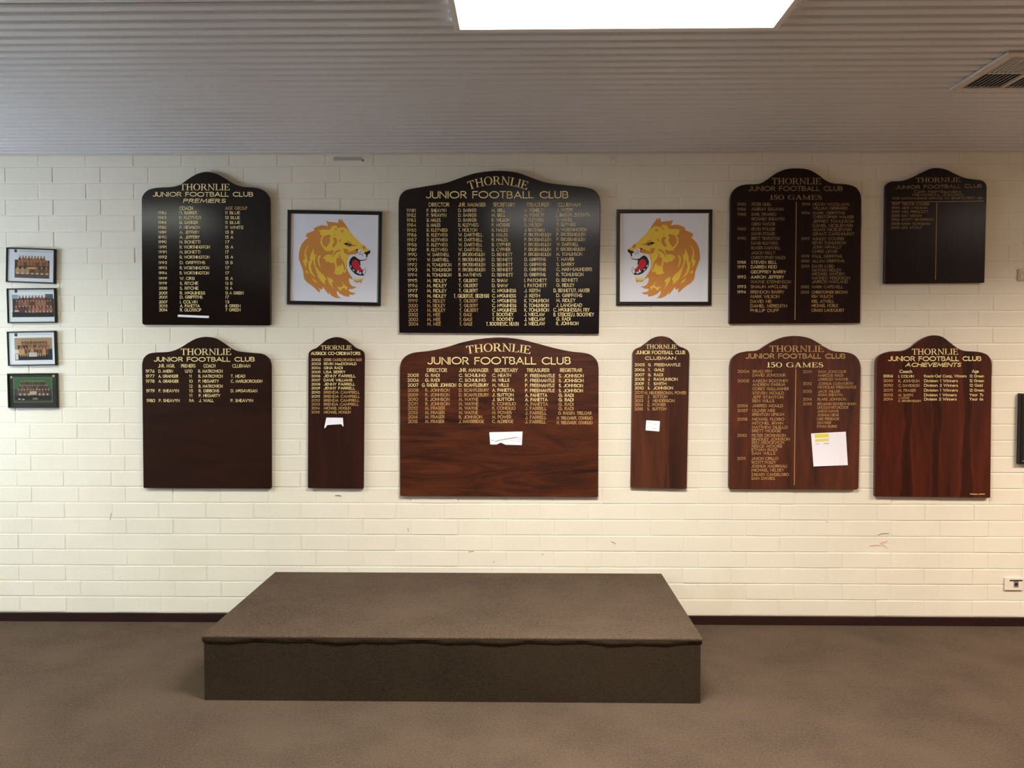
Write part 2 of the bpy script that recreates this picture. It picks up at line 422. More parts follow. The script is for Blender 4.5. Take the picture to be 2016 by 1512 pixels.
# top carpet: a rounded nosing rolled over the front and side edges, lower edge a little wavy
nx = 120
def sweep(name, prof, wavy, mat):
    V, Fc = [], []
    for i in range(nx + 1):
        x = SX0 + (SX1 - SX0) * i / nx
        wv = .0022 * math.sin(x * 9.1) + .0018 * math.sin(x * 23.7 + 1) + .0007 * math.sin(x * 71)
        for q, (yy, zz) in enumerate(prof):
            V.append((x, yy + (wv * .6 if q in wavy else 0), zz + (wv if q in wavy else 0)))
    n_ = len(prof)
    for i in range(nx):
        for q in range(n_):
            q2 = (q + 1) % n_
            Fc.append((i * n_ + q, i * n_ + q2, (i + 1) * n_ + q2, (i + 1) * n_ + q))
    Fc.append(tuple(range(n_))); Fc.append(tuple(nx * n_ + q for q in reversed(range(n_))))
    return fixn(mk(name, V, Fc, mat, t))
zt_ = SH - .008
sweep('top_carpet', [(SY1, SH), (SY0 + .30, SH), (SY0 + .012, SH), (SY0 + .005, SH - .0025), (SY0 + .0015, zt_), (SY0 + .03, zt_), (SY1, zt_)], (), M['carpet'])
sweep('carpet_nosing', [(SY1, zt_), (SY0 + .0015, zt_), (SY0, SH - .016), (SY0 + .001, SH - .026), (SY0 + .004, SH - LIP), (SY0 + .012, SH - LIP - .001), (SY0 + .0125, SH - LIP + .003), (SY1, SH - LIP + .003)], (3, 4), M['carpet_shaded'])
# loose fibres along the lower front edge
V, Fc = [], []
for i in range(420):
    x = random.uniform(SX0 + .01, SX1 - .01); y = SY0 + .006 - random.uniform(.001, .004); z = .0008
    a = random.uniform(0, math.pi); L = random.uniform(.004, .011)
    n = len(V); V += [(x, y, z), (x + .0008, y, z), (x + L * math.cos(a), y - L * .7 * abs(math.sin(a)), z + random.uniform(0, .005))]; Fc.append((n, n + 1, n + 2))
o = mk('carpet_fibres', V, Fc, M['carpet'], t); o['kind'] = 'stuff'

# ------------------------------------------------------------------ lettering: single-line alphabet drawn with a brush of constant width
def arc(cx, cy, rx, ry, a0, a1, n=10):
    return [(cx + rx * math.cos(R(a0 + (a1 - a0) * i / n)), cy + ry * math.sin(R(a0 + (a1 - a0) * i / n))) for i in range(n + 1)]
G = {
 'A': (.78, [[(0, 0), (.39, 1), (.78, 0)], [(.13, .32), (.65, .32)]]),
 'B': (.56, [[(0, 0), (0, 1), (.29, 1)] + arc(.29, .765, .22, .235, 90, -90, 7) + [(0, .53)], [(.29, .53)] + arc(.29, .265, .27, .265, 90, -90, 7) + [(0, 0)]]),
 'C': (.80, [arc(.47, .5, .47, .5, 46, 314, 14)]),
 'D': (.74, [[(0, 0), (0, 1), (.25, 1)] + arc(.25, .5, .49, .5, 90, -90, 10) + [(0, 0)]]),
 'E': (.5, [[(.5, 1), (0, 1), (0, 0), (.5, 0)], [(0, .52), (.44, .52)]]),
 'F': (.48, [[(.48, 1), (0, 1), (0, 0)], [(0, .52), (.42, .52)]]),
 'G': (.92, [arc(.47, .5, .47, .5, 44, 350, 15) + [(.93, .46), (.55, .46)]]),
 'H': (.66, [[(0, 0), (0, 1)], [(.66, 0), (.66, 1)], [(0, .52), (.66, .52)]]),
 'I': (.04, [[(.02, 0), (.02, 1)]]),
 'J': (.46, [[(.44, 1), (.44, .27)] + arc(.2, .27, .24, .27, 0, -150, 7)]),
 'K': (.6, [[(0, 0), (0, 1)], [(.56, 1), (0, .42)], [(.17, .58), (.6, 0)]]),
 'L': (.46, [[(0, 1), (0, 0), (.46, 0)]]),
 'M': (.86, [[(0, 0), (.1, 1), (.43, .18), (.76, 1), (.86, 0)]]),
 'N': (.68, [[(0, 0), (0, 1), (.68, 0), (.68, 1)]]),
 'O': (.98, [arc(.49, .5, .49, .5, 0, 360, 20)]),
 'P': (.52, [[(0, 0), (0, 1), (.27, 1)] + arc(.27, .74, .25, .26, 90, -90, 7) + [(0, .48)]]),
 'Q': (.98, [arc(.49, .5, .49, .5, 0, 360, 20), [(.6, .3), (.95, -.05)]]),
 'R': (.58, [[(0, 0), (0, 1), (.28, 1)] + arc(.28, .74, .25, .26, 90, -90, 7) + [(0, .48)], [(.24, .48), (.58, 0)]]),
 'S': (.54, [arc(.27, .74, .24, .26, 35, 270, 8) + arc(.27, .24, .27, .24, 90, -145, 8)[1:]]),
 'T': (.58, [[(0, 1), (.58, 1)], [(.29, 1), (.29, 0)]]),
 'U': (.64, [[(0, 1), (0, .32)] + arc(.32, .32, .32, .32, 180, 360, 10) + [(.64, 1)]]),
 'V': (.74, [[(0, 1), (.37, 0), (.74, 1)]]),
 'W': (1.06, [[(0, 1), (.27, 0), (.53, .92), (.79, 0), (1.06, 1)]]),
 'X': (.66, [[(0, 0), (.66, 1)], [(0, 1), (.66, 0)]]),
 'Y': (.66, [[(0, 1), (.33, .48), (.66, 1)], [(.33, .48), (.33, 0)]]),
 'Z': (.6, [[(0, 1), (.6, 1), (0, 0), (.6, 0)]]),
 '0': (.72, [arc(.36, .5, .36, .5, 0, 360, 16)]),
 '1': (.2, [[(0, .84), (.14, 1), (.14, 0)]]),
 '2': (.58, [arc(.28, .72, .27, .28, 160, -30, 8) + [(0, 0), (.58, 0)]]),
 '3': (.54, [arc(.26, .76, .23, .24, 150, -90, 8), arc(.26, .26, .28, .26, 90, -150, 8)]),
 '4': (.64, [[(.46, 0), (.46, 1), (0, .27), (.64, .27)]]),
 '5': (.54, [[(.5, 1), (.13, 1), (.07, .58)] + arc(.25, .32, .29, .32, 115, -150, 9)]),
 '6': (.6, [[(.45, 1), (.1, .5)] + arc(.3, .3, .29, .3, 140, 500, 14)]),
 '7': (.56, [[(0, 1), (.56, 1), (.16, 0)]]),
 '8': (.56, [arc(.28, .76, .22, .24, -90, 270, 12), arc(.28, .26, .28, .26, 90, 450, 12)]),
 '9': (.6, [[(.15, 0), (.5, .5)] + arc(.3, .7, .29, .3, -40, 320, 14)]),
 '.': (.1, [[(.03, 0), (.09, 0)]]),
 '/': (.4, [[(0, -.1), (.4, 1.1)]]),
 '-': (.34, [[(0, .48), (.34, .48)]]),
 'a': (.5, [arc(.25, .32, .25, .32, 0, 360, 12), [(.5, .64), (.5, 0)]]),
 'c': (.48, [arc(.28, .32, .28, .32, 50, 310, 9)]),
 'd': (.5, [arc(.25, .32, .25, .32, 0, 360, 12), [(.5, 1), (.5, 0)]]),
 'e': (.54, [[(0, .34), (.54, .34)] + arc(.27, .32, .27, .32, 8, 310, 11)]),
 'g': (.5, [arc(.25, .32, .25, .32, 0, 360, 12), [(.5, .64), (.5, -.08)] + arc(.27, -.08, .23, .2, 0, -150, 6)]),
 'h': (.44, [[(0, 0), (0, 1)], [(0, .4)] + arc(.22, .4, .22, .24, 180, 0, 7) + [(.44, 0)]]),
 'i': (.06, [[(.03, 0), (.03, .62)], [(.03, .86), (.03, .88)]]),
 'k': (.42, [[(0, 0), (0, 1)], [(.38, .62), (0, .25)], [(.12, .36), (.42, 0)]]),
 'l': (.06, [[(.03, 0), (.03, 1)]]),
 'm': (.74, [[(0, 0), (0, .64)], [(0, .42)] + arc(.18, .42, .18, .22, 180, 0, 6) + [(.36, 0)], [(.36, .42)] + arc(.55, .42, .19, .22, 180, 0, 6) + [(.74, 0)]]),
 'n': (.44, [[(0, 0), (0, .64)], [(0, .4)] + arc(.22, .4, .22, .24, 180, 0, 7) + [(.44, 0)]]),
 'o': (.54, [arc(.27, .32, .27, .32, 0, 360, 13)]),
 'p': (.5, [[(0, .64), (0, -.3)], arc(.25, .32, .25, .32, 0, 360, 12)]),
 'r': (.28, [[(0, 0), (0, .64)], [(0, .38)] + arc(.22, .38, .22, .26, 180, 70, 5)]),
 's': (.36, [arc(.18, .47, .16, .17, 35, 270, 6) + arc(.18, .15, .18, .15, 90, -145, 6)[1:]]),
 't': (.3, [[(.14, .95), (.14, 0)], [(0, .64), (.3, .64)]]),
 'u': (.44, [[(0, .64), (0, .24)] + arc(.22, .24, .22, .24, 180, 360, 7) + [(.44, .64)]]),
 'v': (.46, [[(0, .64), (.23, 0), (.46, .64)]]),
 'y': (.46, [[(0, .64), (.23, 0)], [(.46, .64), (.12, -.3)]]),
 '~': (.36, [arc(.2, .76, .2, .22, 50, 310, 8), [(.02, .42), (.36, .42)]]),      # small raised c with a dash, as in Mc
}
SPC = .2; WORD = .54
def twidth(s):
    x = 0
    for ch in s:
        x += WORD if ch == ' ' else G[ch][0] + SPC
    return x - SPC

def stroke(pts, t, V, Fc, cap=True):
    """ribbon of width t along pts (2D) with mitred corners"""
    P = [Vector(p) for p in pts]
    Q = [P[0]]
    for p in P[1:]:
        if (p - Q[-1]).length > 1e-7: Q.append(p)
    P = Q
    if len(P) < 2: return
    closed = (P[0] - P[-1]).length < 1e-6
    if closed: P = P[:-1]
    n = len(P); h = t / 2
    if cap and not closed:
        P[0] = P[0] + (P[0] - P[1]).normalized() * h
        P[-1] = P[-1] + (P[-1] - P[-2]).normalized() * h
    b0 = len(V)
    for i in range(n):
        a = P[i - 1] if (i > 0 or closed) else None
        c = P[(i + 1) % n] if (i < n - 1 or closed) else None
        d1 = (P[i] - a).normalized() if a is not None else None
        d2 = (c - P[i]).normalized() if c is not None else None
        if d1 is None: d1 = d2
        if d2 is None: d2 = d1
        n1, n2 = Vector((-d1.y, d1.x)), Vector((-d2.y, d2.x))
        mm = n1 + n2
        if mm.length < .25: mm = n1; k = 1
        else:
            mm.normalize(); k = min(1 / max(mm.dot(n1), .2), 1.9)
        V.append(P[i] + mm * h * k); V.append(P[i] - mm * h * k)
    m_ = n if closed else n - 1
    for i in range(m_):
        j = (i + 1) % n
        Fc.append((b0 + 2 * i, b0 + 2 * i + 1, b0 + 2 * j + 1, b0 + 2 * j))

# roman capitals with thick and thin strokes, for the club name
def rect(x0, y0, x1, y1): return [(x0, y0), (x1, y0), (x1, y1), (x0, y1)]
def ring(cx, cy, rx, ry, tx, ty, a0=0, a1=360, n=22):
    o_ = arc(cx, cy, rx, ry, a0, a1, n); i_ = arc(cx, cy, rx - tx, ry - ty, a0, a1, n)
    return [[o_[k], o_[k + 1], i_[k + 1], i_[k]] for k in range(n)]
def vs(pts, ws):
    out = []; P = [Vector(p) for p in pts]; L = []
    for i in range(len(P)):
        d = (P[min(i + 1, len(P) - 1)] - P[max(i - 1, 0)]).normalized(); nn = Vector((-d.y, d.x)) * ws[i] / 2
        L.append((P[i] + nn, P[i] - nn))
    for i in range(len(P) - 1): out.append([L[i][0], L[i][1], L[i + 1][1], L[i + 1][0]])
    return out
TK, TN, SR = .165, .065, .10
def serifs(x, both=True, bot=True, top=True):
    o_ = []
    if bot: o_.append(rect(x - SR, 0, x + TK + SR, TN))
    if top: o_.append(rect(x - SR, 1 - TN, x + TK + SR, 1))
    return o_
def tri(a, b_, c): return [a, b_, c]
SG = {
 'T': (.86, [rect(.345, 0, .515, 1), rect(.245, 0, .615, TN), rect(0, 1 - TN, .86, 1), [(0, 1), (0, .74), (.05, .74), (.14, 1 - TN)], [(.86, 1), (.86, .74), (.81, .74), (.72, 1 - TN)]]),
 'H': (1.0, [rect(.1, 0, .1 + TK, 1), rect(.735, 0, .9, 1), rect(.2, .47, .8, .47 + TN + .02)] + serifs(.1) + serifs(.735)),
 'O': (1.04, ring(.52, .5, .52, .52, .17, .05)),
 'R': (.98, [rect(.1, 0, .1 + TK, 1), rect(.2, 1 - TN, .46, 1), rect(.2, .44, .5, .44 + TN), [(.42, .46), (.6, .48), (.88, TN), (1.0, TN), (1.0, 0), (.74, 0)]] + ring(.44, .73, .33, .27, .16, .06, 90, -90, 12) + serifs(.1, top=False) + [rect(0, 1 - TN, .3, 1)]),
 'N': (1.06, [rect(.12, 0, .12 + TN + .015, 1), rect(.86, 0, .86 + TN + .015, 1), [(.0, 1), (.22, 1), (.94, 0), (.84, 0)], rect(0, 0, .3, TN), rect(.74, 1 - TN, 1.06, 1)]),
 'L': (.82, [rect(.1, 0, .1 + TK, 1), rect(.1, 0, .8, TN), [(.82, 0), (.82, .28), (.77, .28), (.66, TN), (.66, 0)]] + serifs(.1)),
 'I': (.36, [rect(.1, 0, .1 + TK, 1)] + serifs(.1)),
 'E': (.84, [rect(.1, 0, .1 + TK, 1), rect(0, 0, .78, TN), rect(0, 1 - TN, .76, 1), rect(.2, .48, .58, .48 + TN), [(.82, 0), (.84, .27), (.79, .27), (.66, TN), (.66, 0)], [(.76, 1), (.76, .76), (.71, .76), (.62, 1 - TN), (.62, 1)], rect(.55, .39, .6, .64)]),
 '1': (.4, [rect(.13, 0, .13 + TK, 1), rect(0, 0, .43, TN), [(.0, .84), (.13, .9), (.13, 1), (.2, 1)]]),
 '5': (.66, [rect(.14, .86, .6, 1), rect(.12, .5, .18, 1)] + vs(arc(.3, .31, .28, .29, 130, -150, 14), [.06, .08, .11, .14, .16, .17, .17, .16, .13, .1, .08, .07, .08, .1, .1])),
 '0': (.86, ring(.43, .5, .43, .51, .16, .05)),
 'G': (1.04, vs(arc(.52, .5, .44, .47, 45, 325, 18), [.05, .05, .06, .07, .09, .12, .15, .17, .17, .17, .17, .15, .12, .09, .07, .06, .06, .07, .08]) + [rect(.8, .05, .94, .45), rect(.66, .42, 1.04, .48), rect(.86, .68, .91, .98)]),
 'A': (1.0, [[(.42, 1), (.54, 1), (.2, 0), (.14, 0)], [(.42, 1), (.58, 1), (.92, 0), (.74, 0)], rect(.25, .3, .75, .37), rect(.02, 0, .32, TN), rect(.64, 0, 1.0, TN)]),
 'M': (1.24, [rect(.14, 0, .14 + TN, 1), rect(.94, 0, .94 + TK, 1), [(.06, 1), (.26, 1), (.66, 0), (.58, 0)], [(.98, 1), (1.1, 1), (.66, 0), (.58, 0)], rect(.02, 0, .32, TN), rect(.86, 0, 1.2, TN), rect(.98, 1 - TN, 1.2, 1)]),
 'S': (.66, vs(arc(.33, .745, .24, .225, 40, 270, 9) + arc(.33, .27, .26, .245, 90, -140, 9)[1:], [.05, .05, .06, .08, .1, .12, .14, .16, .17, .17, .17, .17, .16, .14, .11, .08, .06, .05, .06]) + [rect(.5, .7, .55, .98), rect(.06, .02, .11, .32)]),
}
def swidth(s, gap=.08):
    return sum((.5 if c == ' ' else SG[c][0] + gap) for c in s) - gap

class Board:
    """one honour board: traced outline on its own plane in front of the wall plus painted lettering"""
    TH = 0.028
    def __init__(s, origin, scale, name, label, top, bl, br, mat, br_round=None, group='honour boards on the brick wall'):
        s.o, s.k = origin, scale; yf = -s.TH; s.yf = yf
        P = lambda q: wp(origin[0] + q[0] / scale, origin[1] + q[1] / scale, yf)
        s.P = P
        # smooth the traced top with a Catmull-Rom spline
        pts = []
        n = len(top)
        for i in range(n - 1):
            p0 = Vector(top[max(i - 1, 0)]); p1 = Vector(top[i]); p2 = Vector(top[i + 1]); p3 = Vector(top[min(i + 2, n - 1)])
            for q in range(5):
                u = q / 5
                pts.append(0.5 * ((2 * p1) + (p2 - p0) * u + (2 * p0 - 5 * p1 + 4 * p2 - p3) * u * u + (3 * p1 - p0 - 3 * p2 + p3) * u ** 3))
        pts.append(Vector(top[-1]))
        # bottom corners, lightly rounded
        rr = 9 if br_round is None else br_round
        outline = pts + [Vector((br[0], br[1] - rr)), Vector((br[0] - rr * .3, br[1] - rr * .3)), Vector((br[0] - rr, br[1])),
                         Vector((bl[0] + rr, bl[1])), Vector((bl[0] + rr * .3, bl[1] - rr * .3)), Vector((bl[0], bl[1] - rr))]
        W = [P(p) for p in outline]
        base = (P(bl) + P(br)) / 2; base.y = -0.003
        s.root = empty(name, base, label, 'honour board', group)
        n = len(W); inset = .0035
        inn = []
        for i in range(n):
            a, b_, c = W[i - 1], W[i], W[(i + 1) % n]
            d1 = Vector((b_.x - a.x, b_.z - a.z)); d2 = Vector((c.x - b_.x, c.z - b_.z))
            d = (d1.normalized() + d2.normalized())
            if d.length < 1e-6: d = d2
            d.normalize(); nn = Vector((d.y, -d.x))       # right-hand side = inside for a clockwise outline
            inn.append(Vector((b_.x + nn.x * inset, yf, b_.z + nn.y * inset)))
        V = [(p.x, -0.003, p.z) for p in W] + [(p.x, yf + .0035, p.z) for p in W] + [tuple(p) for p in inn]
        Fc = []
        for k in (0, n):
            for i in range(n): j = (i + 1) % n; Fc.append((k + i, k + j, k + n + j, k + n + i))
        for tr_ in tessellate_polygon([[Vector((p.x, p.z, 0)) for p in inn]]): Fc.append(tuple(2 * n + q for q in tr_))
        Fc.append(tuple(range(n)))
        s.panel = fixn(mk('panel', V, Fc, mat, s.root))
        s.groups = {}
    def _buf(s, part, mat):
        s.cnt = getattr(s, 'cnt', 0) + 1
        return s.groups.setdefault((part, mat, s.cnt), ([], []))
    def to_world(s, part, mat, V2, F2):
        V, Fc = s._buf(part, mat); n = len(V)
        for p in V2:
            q = s.P(p); q.y = s.yf - 0.0005; V.append(tuple(q))
        Fc += [tuple(n + i for i in f) for f in F2]
    def text(s, part, txt, x0, x1, yc, h, mat='gold', wt=.125, slant=0, slope=0.0, factor=.85):
        """centre line yc and cap height h in traced units; x1 None keeps the brush alphabet's own width"""
        if x1 is None: x1 = x0 + twidth(txt) * h * factor
        t = h * wt; sx = (x1 - x0 - t) / max(twidth(txt), .05); hh = h - t
        V2, F2 = [], []; x = 0
        for ch in txt:
            if ch == ' ':
                x += WORD
                if part == 'subtitle_lettering': s.to_world(part, mat, V2, F2); V2, F2 = [], []
                continue
            wd, strokes = G[ch]; ox = x + random.uniform(-.02, .02); oy = random.uniform(-.02, .02)
            for st in strokes:
                pts = []
                for (px, py) in st:
                    X = x0 + t / 2 + (ox + px) * sx + slant * py * h; Y = yc + h / 2 - t / 2 - (py + oy) * hh + slope * (X - x0)
                    pts.append((X, Y))
                stroke(pts, t, V2, F2)
            x += wd + SPC
        s.to_world(part, mat, V2, F2)
    def serif(s, part, txt, x0, x1, yc, h, mat='gold', arch=None, slope=0.0):
        W = swidth(txt); sx = (x1 - x0) / W; x = 0; V2, F2 = [], []
        for ch in txt:
            if ch == ' ': x += .5; continue
            wd, polys = SG[ch]; cx = x0 + (x + wd / 2) * sx
            if arch:
                sag, rot = arch; u = (cx - (x0 + x1) / 2) / ((x1 - x0) / 2); a = R(rot) * u; dyc = sag * u * u
            else: a, dyc = 0, slope * (cx - x0)
            ca, sa = math.cos(a), math.sin(a)
            for poly in polys:
                n = len(V2)
                for (px, py) in poly:
                    lx = (px - wd / 2) * sx; ly = (0.5 - py) * h
                    V2.append((cx + lx * ca - ly * sa, yc + dyc + lx * sa + ly * ca))
                F2.append(tuple(range(n, n + len(poly))))
            x += wd + .08
        s.to_world(part, mat, V2, F2)
    def line(s, part, a, b_, t, mat='gold'):
        V2, F2 = [], []; stroke([a, b_], t, V2, F2); s.to_world(part, mat, V2, F2)
    def column(s, part, x0, rows, h, entries, mats='gold', dx=0.0, dy=0.0, wt=.14, factor=.8):
        """entries: text or (text, x1) or None, one for each row; dx, dy drift from the first row to the last"""
        m_ = max(1, len(rows) - 1)
        for i, (yr, e) in enumerate(zip(rows, entries)):
            if not e: continue
            tx, x1 = (e if isinstance(e, tuple) else (e, None))
            xx = x0 + dx * i / m_
            s.text(part, tx, xx, x1, yr + dy, h * .92, mats[i] if isinstance(mats, (list, tuple)) else mats, wt, factor=factor)
    def done(s):
        for (part, mat, _), (V, Fc) in s.groups.items():
            if V: mk(part, V, Fc, M[mat], s.panel)

GO, BZ, GD = 'gold', 'bronze', 'gold_dimmed'
JFC = 'JUNIOR FOOTBALL CLUB'

# ------------------------------------------------------------------ board A: premiers (top row, far left)
M['wA'] = wood_mat('near_black_stained_timber', (24, 14, 14), (38, 23, 21), 'x', 1.0, 0.17, .4)
M['wB'] = wood_mat('dark_walnut_stain', (46, 24, 15), (64, 37, 24), 'x', 1.2, 0.55, .08)
M['wC'] = wood_mat('brown_walnut_stain', (48, 24, 16), (72, 38, 25), 'z', 1.4, 0.55, .12)
M['wD'] = wood_mat('black_brown_lacquer', (20, 13, 16), (34, 22, 25), 'x', 1.0, 0.2)
M['wE'] = wood_mat('red_brown_horizontal_grain', (40, 17, 12), (122, 60, 31), 'x', 1.2, 0.34, figure=1.2, mid=.58)
M['wF'] = wood_mat('brown_vertical_planks', (46, 22, 14), (124, 66, 38), 'z', 1.3, 0.4, strip=(0.063, .52), mid=.52)
M['wG'] = wood_mat('dark_chocolate_stain', (36, 20, 18), (56, 33, 28), 'z', 1.0, 0.3, .2)
M['wH'] = wood_mat('red_mahogany_vertical_grain', (44, 21, 14), (122, 58, 31), 'z', 1.0, 0.45, figure=.6)
M['wI'] = wood_mat('dark_stained_board', (32, 19, 19), (50, 30, 27), 'z', 1.2, 0.26, .25)
M['wJ'] = wood_mat('glossy_jarrah', (42, 18, 14), (108, 44, 28), 'z', 1.3, 0.25, figure=.3, mid=.5, bands=((-.166, .018, .44, .05), (.203, .018, .44, .05), (.012, .02, .1, .012)))

A = Board((260, 320), 4.447, 'honour_board', 'near-black board listing premiers with coach and age group, top left',
          [(82, 330), (90, 290), (130, 245), (200, 222), (350, 212), (420, 190), (500, 135), (575, 95), (650, 80), (730, 95), (800, 130), (880, 180), (960, 208), (1090, 222), (1160, 250), (1197, 300), (1204, 350)],
          (86, 1420), (1212, 1425), M['wA'], 18)
A.serif('club_name_lettering', 'THORNLIE', 420, 855, 215, 56)
A.text('subtitle_lettering', JFC, 180, 1060, 278, 42, wt=.15)
A.text('category_lettering', 'PREMIERS', 447, 818, 335, 36, wt=.17, slant=.2)
A.text('column_heading', 'COACH', 415, 533, 400, 32); A.text('column_heading', 'AGE GROUP', 815, 1010, 400, 30, BZ)
ra = [440, 482, 525, 568, 610, 653, 695, 740, 783, 828, 876, 922, 967, 1014, 1057, 1100, 1142, 1178, 1220, 1255, 1290]
ya = '1983 1983 1984 1985 1989 1990 1990 1991 1991 1992 1993 1993 1994 1999 1999 2000 2001 2001 2007 2013 2014'.split()
A.column('year_lettering', 227, ra, 28, [(t_, 300 + i * .5) for i, t_ in enumerate(ya)], dx=10)
A.column('coach_lettering', 416, ra, 30, [('D. BARKER', 570), ('R. KLEYWEG', 606), ('D. BARKER', 577), ('P. NEWSON', 596), ('A. JEFFERY', 590), ('A. JEFFERY', 592), ('N. BONETTI', 597), ('R. WORTHINGTON', 682),
         ('N. BONETTI', 597), ('R. WORTHINGTON', 678), ('D. GRIFFITHS', 640), ('R. WORTHINGTON', 675), ('R. WORTHINGTON', 675), ('W. ORSI', 547), ('S. RITCHIE', 580), ('S. RITCHIE', 582), ('R. M~GUINESS', 640), ('D. GRIFFITHS', 618), ('I. COLVIN', 573), ('A. PANETTA', 592), ('R. GLOSSOP', 606)], dx=4)
A.column('age_group_lettering', 815, ra, 29, [('11 BLUE', 945), ('12 BLUE', 945), ('11 BLUE', 948), ('11 WHITE', 975), ('15 B', 887), ('15 A', 887), ('17', 852), ('15 A', 888), ('17', 846), ('15 A', 886), ('15 B', 882), ('17', 852), ('17', 850), ('15 A', 883), ('13 B', 878), ('13 A', 880), ('13 A GREEN', 977), ('17', 848), ('13', 850), ('8 GREEN', 950), ('7 GREEN', 950)], dx=2)
A.done()

# ------------------------------------------------------------------ board B: 1976-1980 (bottom row, far left)
B = Board((260, 650), 4.583, 'honour_board', 'plain dark brown board with seven short rows from 1976 to 1980, bottom left',
          [(88, 330), (90, 295), (105, 250), (145, 215), (205, 202), (330, 195), (420, 165), (510, 110), (580, 75), (660, 60), (740, 72), (810, 110), (880, 160), (950, 190), (1080, 205), (1170, 215), (1228, 255), (1248, 310), (1250, 350)],
          (100, 1425), (1252, 1430), M['wB'])
B.serif('club_name_lettering', 'THORNLIE', 440, 895, 195, 58)
B.text('subtitle_lettering', JFC, 197, 1108, 263, 42, wt=.16)
for tx, a_, b_ in (('JNR. MGR.', 235, 388), ('PREMIERS', 443, 573), ('COACH', 645, 752), ('CLUBMAN', 905, 1067)): B.text('column_heading', tx, a_, b_, 322, 32, wt=.12)
rb = [370, 415, 460, 505, 547, 590, 635]
B.column('year_lettering', 122, rb, 32, [('1976', 203), ('1977', 203), ('1978', 203), None, ('1979', 205), None, ('1980', 208)], dx=8)
B.column('junior_manager_lettering', 237, rb, 30, [('D. AHERN', 368), ('A. GRAINGER', 417), ('A. GRAINGER', 420), None, ('P. SHEAVYN', 423), None, ('P. SHEAVYN', 430)], dx=5)
B.column('premiers_lettering', 478, rb, 32, [('U/10', 545)], wt=.12)
B.column('premiers_lettering', 515, rb, 30, [None, ('11', 540), ('10', 548), ('12', 546), ('15', 551), ('11', 545), ('9A', 560)], wt=.12)
B.column('coach_lettering', 598, rb, 30, [('B. MATKOVICH', 817), ('B. MATKOVICH', 817), ('P. HEGARTY', 783), ('B. MATKOVICH', 817), ('R. GIBBONS', 787), ('P. HEGARTY', 797), ('J. WALL', 737)], dx=5)
B.column('clubman_lettering', 890, rb, 30, [None, ('T. HEAD', 1022), ('C. MARLBOROUGH', 1175), None, ('D. M~GAVIGAN', 1130), None, ('P. SHEAVYN', 1092)])
B.done()

# ------------------------------------------------------------------ board C: narrow, coordinators
C = Board((560, 650), 4.58, 'honour_board', 'narrow brown board of coordinators from 2002 to 2015, below the right-facing lion picture',
          [(215, 240), (221, 200), (245, 178), (290, 158), (330, 125), (385, 84), (465, 62), (540, 80), (595, 120), (640, 158), (690, 180), (713, 203), (719, 240)],
          (210, 1425), (710, 1430), M['wC'])
C.serif('club_name_lettering', 'THORNLIE', 330, 607, 157, 40)
C.text('subtitle_lettering', 'AUSKICK CO-ORDINATORS', 238, 685, 209, 30, wt=.16)
rc = [267, 303, 340, 377, 413, 450, 487, 523, 560, 597, 633, 668, 703, 739]
C.column('year_lettering', 244, rc, 25, [(str(2002 + i), 328 - i * .8) for i in range(14)], [GO] * 10 + [BZ] * 4, wt=.15)
C.column('coordinator_lettering', 355, rc, 27, [('DEBBIE CANDELORO/GINA RADI', 695), ('KEVIN MacDONALD', 650), ('GINA RADI', 525), ('LISA BERRY', 550), ('JENNY FARRELL', 642), ('DAVE WILLIAMS', 613), ('JENNY FARRELL', 637), ('JENNY FARRELL', 636),
         ('BRENDA CAMPBELL', 680), ('BRENDA CAMPBELL', 682), ('BRENDA CAMPBELL', 675), ('BRENDA CAMPBELL', 670), ('MICHAEL HOGLIN', 597), ('MICHAEL HOGLIN', 597)], [BZ] + [GO] * 7 + [BZ] * 6, wt=.15)
C.done()

# ------------------------------------------------------------------ board D: office bearers 1981-2004 (centre, top)
D = Board((770, 330), 4.447, 'honour_board', 'large glossy near-black board packed with names from 1981 to 2004, top centre',
          [(64, 330), (67, 285), (82, 240), (122, 200), (200, 180), (350, 155), (480, 132), (600, 90), (750, 45), (930, 27), (1100, 42), (1250, 95), (1370, 132), (1550, 155), (1700, 172), (1780, 197), (1820, 245), (1832, 300), (1833, 340)],
          (70, 1445), (1820, 1455), M['wD'])
D.serif('club_name_lettering', 'THORNLIE', 672, 1198, 112, 74, arch=(50, 20))
D.text('subtitle_lettering', JFC, 305, 1550, 238, 64, wt=.135)
for tx, a_, b_ in (('DIRECTOR', 330, 510), ('JNR. MANAGER', 590, 828), ('SECRETARY', 893, 1087), ('TREASURER', 1185, 1385), ('CLUBMAN', 1462, 1655)): D.text('column_heading', tx, a_, b_, 324, 35, wt=.12)
rd = [375, 417, 460, 503, 547, 589, 632, 675, 718, 761, 806, 850, 894, 939, 989, 1033, 1078, 1123, 1166, 1208, 1248, 1287, 1329, 1368]
D.column('year_lettering', 135, rd, 33, [(str(1981 + i), 217 + i * .9) for i in range(24)], [GO] * 18 + [BZ] * 6, dx=17, wt=.12)
nm = lambda s_: [tuple((q.split('|')[0], int(q.split('|')[1]))) if '|' in q else q for q in s_.split(';')]
D.column('director_lettering', 312, rd, 33, nm('P. SHEAVYN|484;P. SHEAVYN|484;B. HALES|433;B. HALES|433;R. KLEYWEG|494;R. KLEYWEG|495;R. KLEYWEG|496;R. KLEYWEG|497;R. KLEYWEG|497;W. DARTNELL|511;W. DARTNELL|508;M. TOMLINSON|528;M. TOMLINSON|528;M. TOMLINSON|528;M. RIDLEY|487;M. RIDLEY|487;M. RIDLEY|487;M. RIDLEY|484;M. RIDLEY|475;M. RIDLEY|475;M. RIDLEY|477;M. MEE|433;M. MEE|434;M. MEE|436'), [GO] * 18 + [BZ] * 6, dx=5, wt=.13)
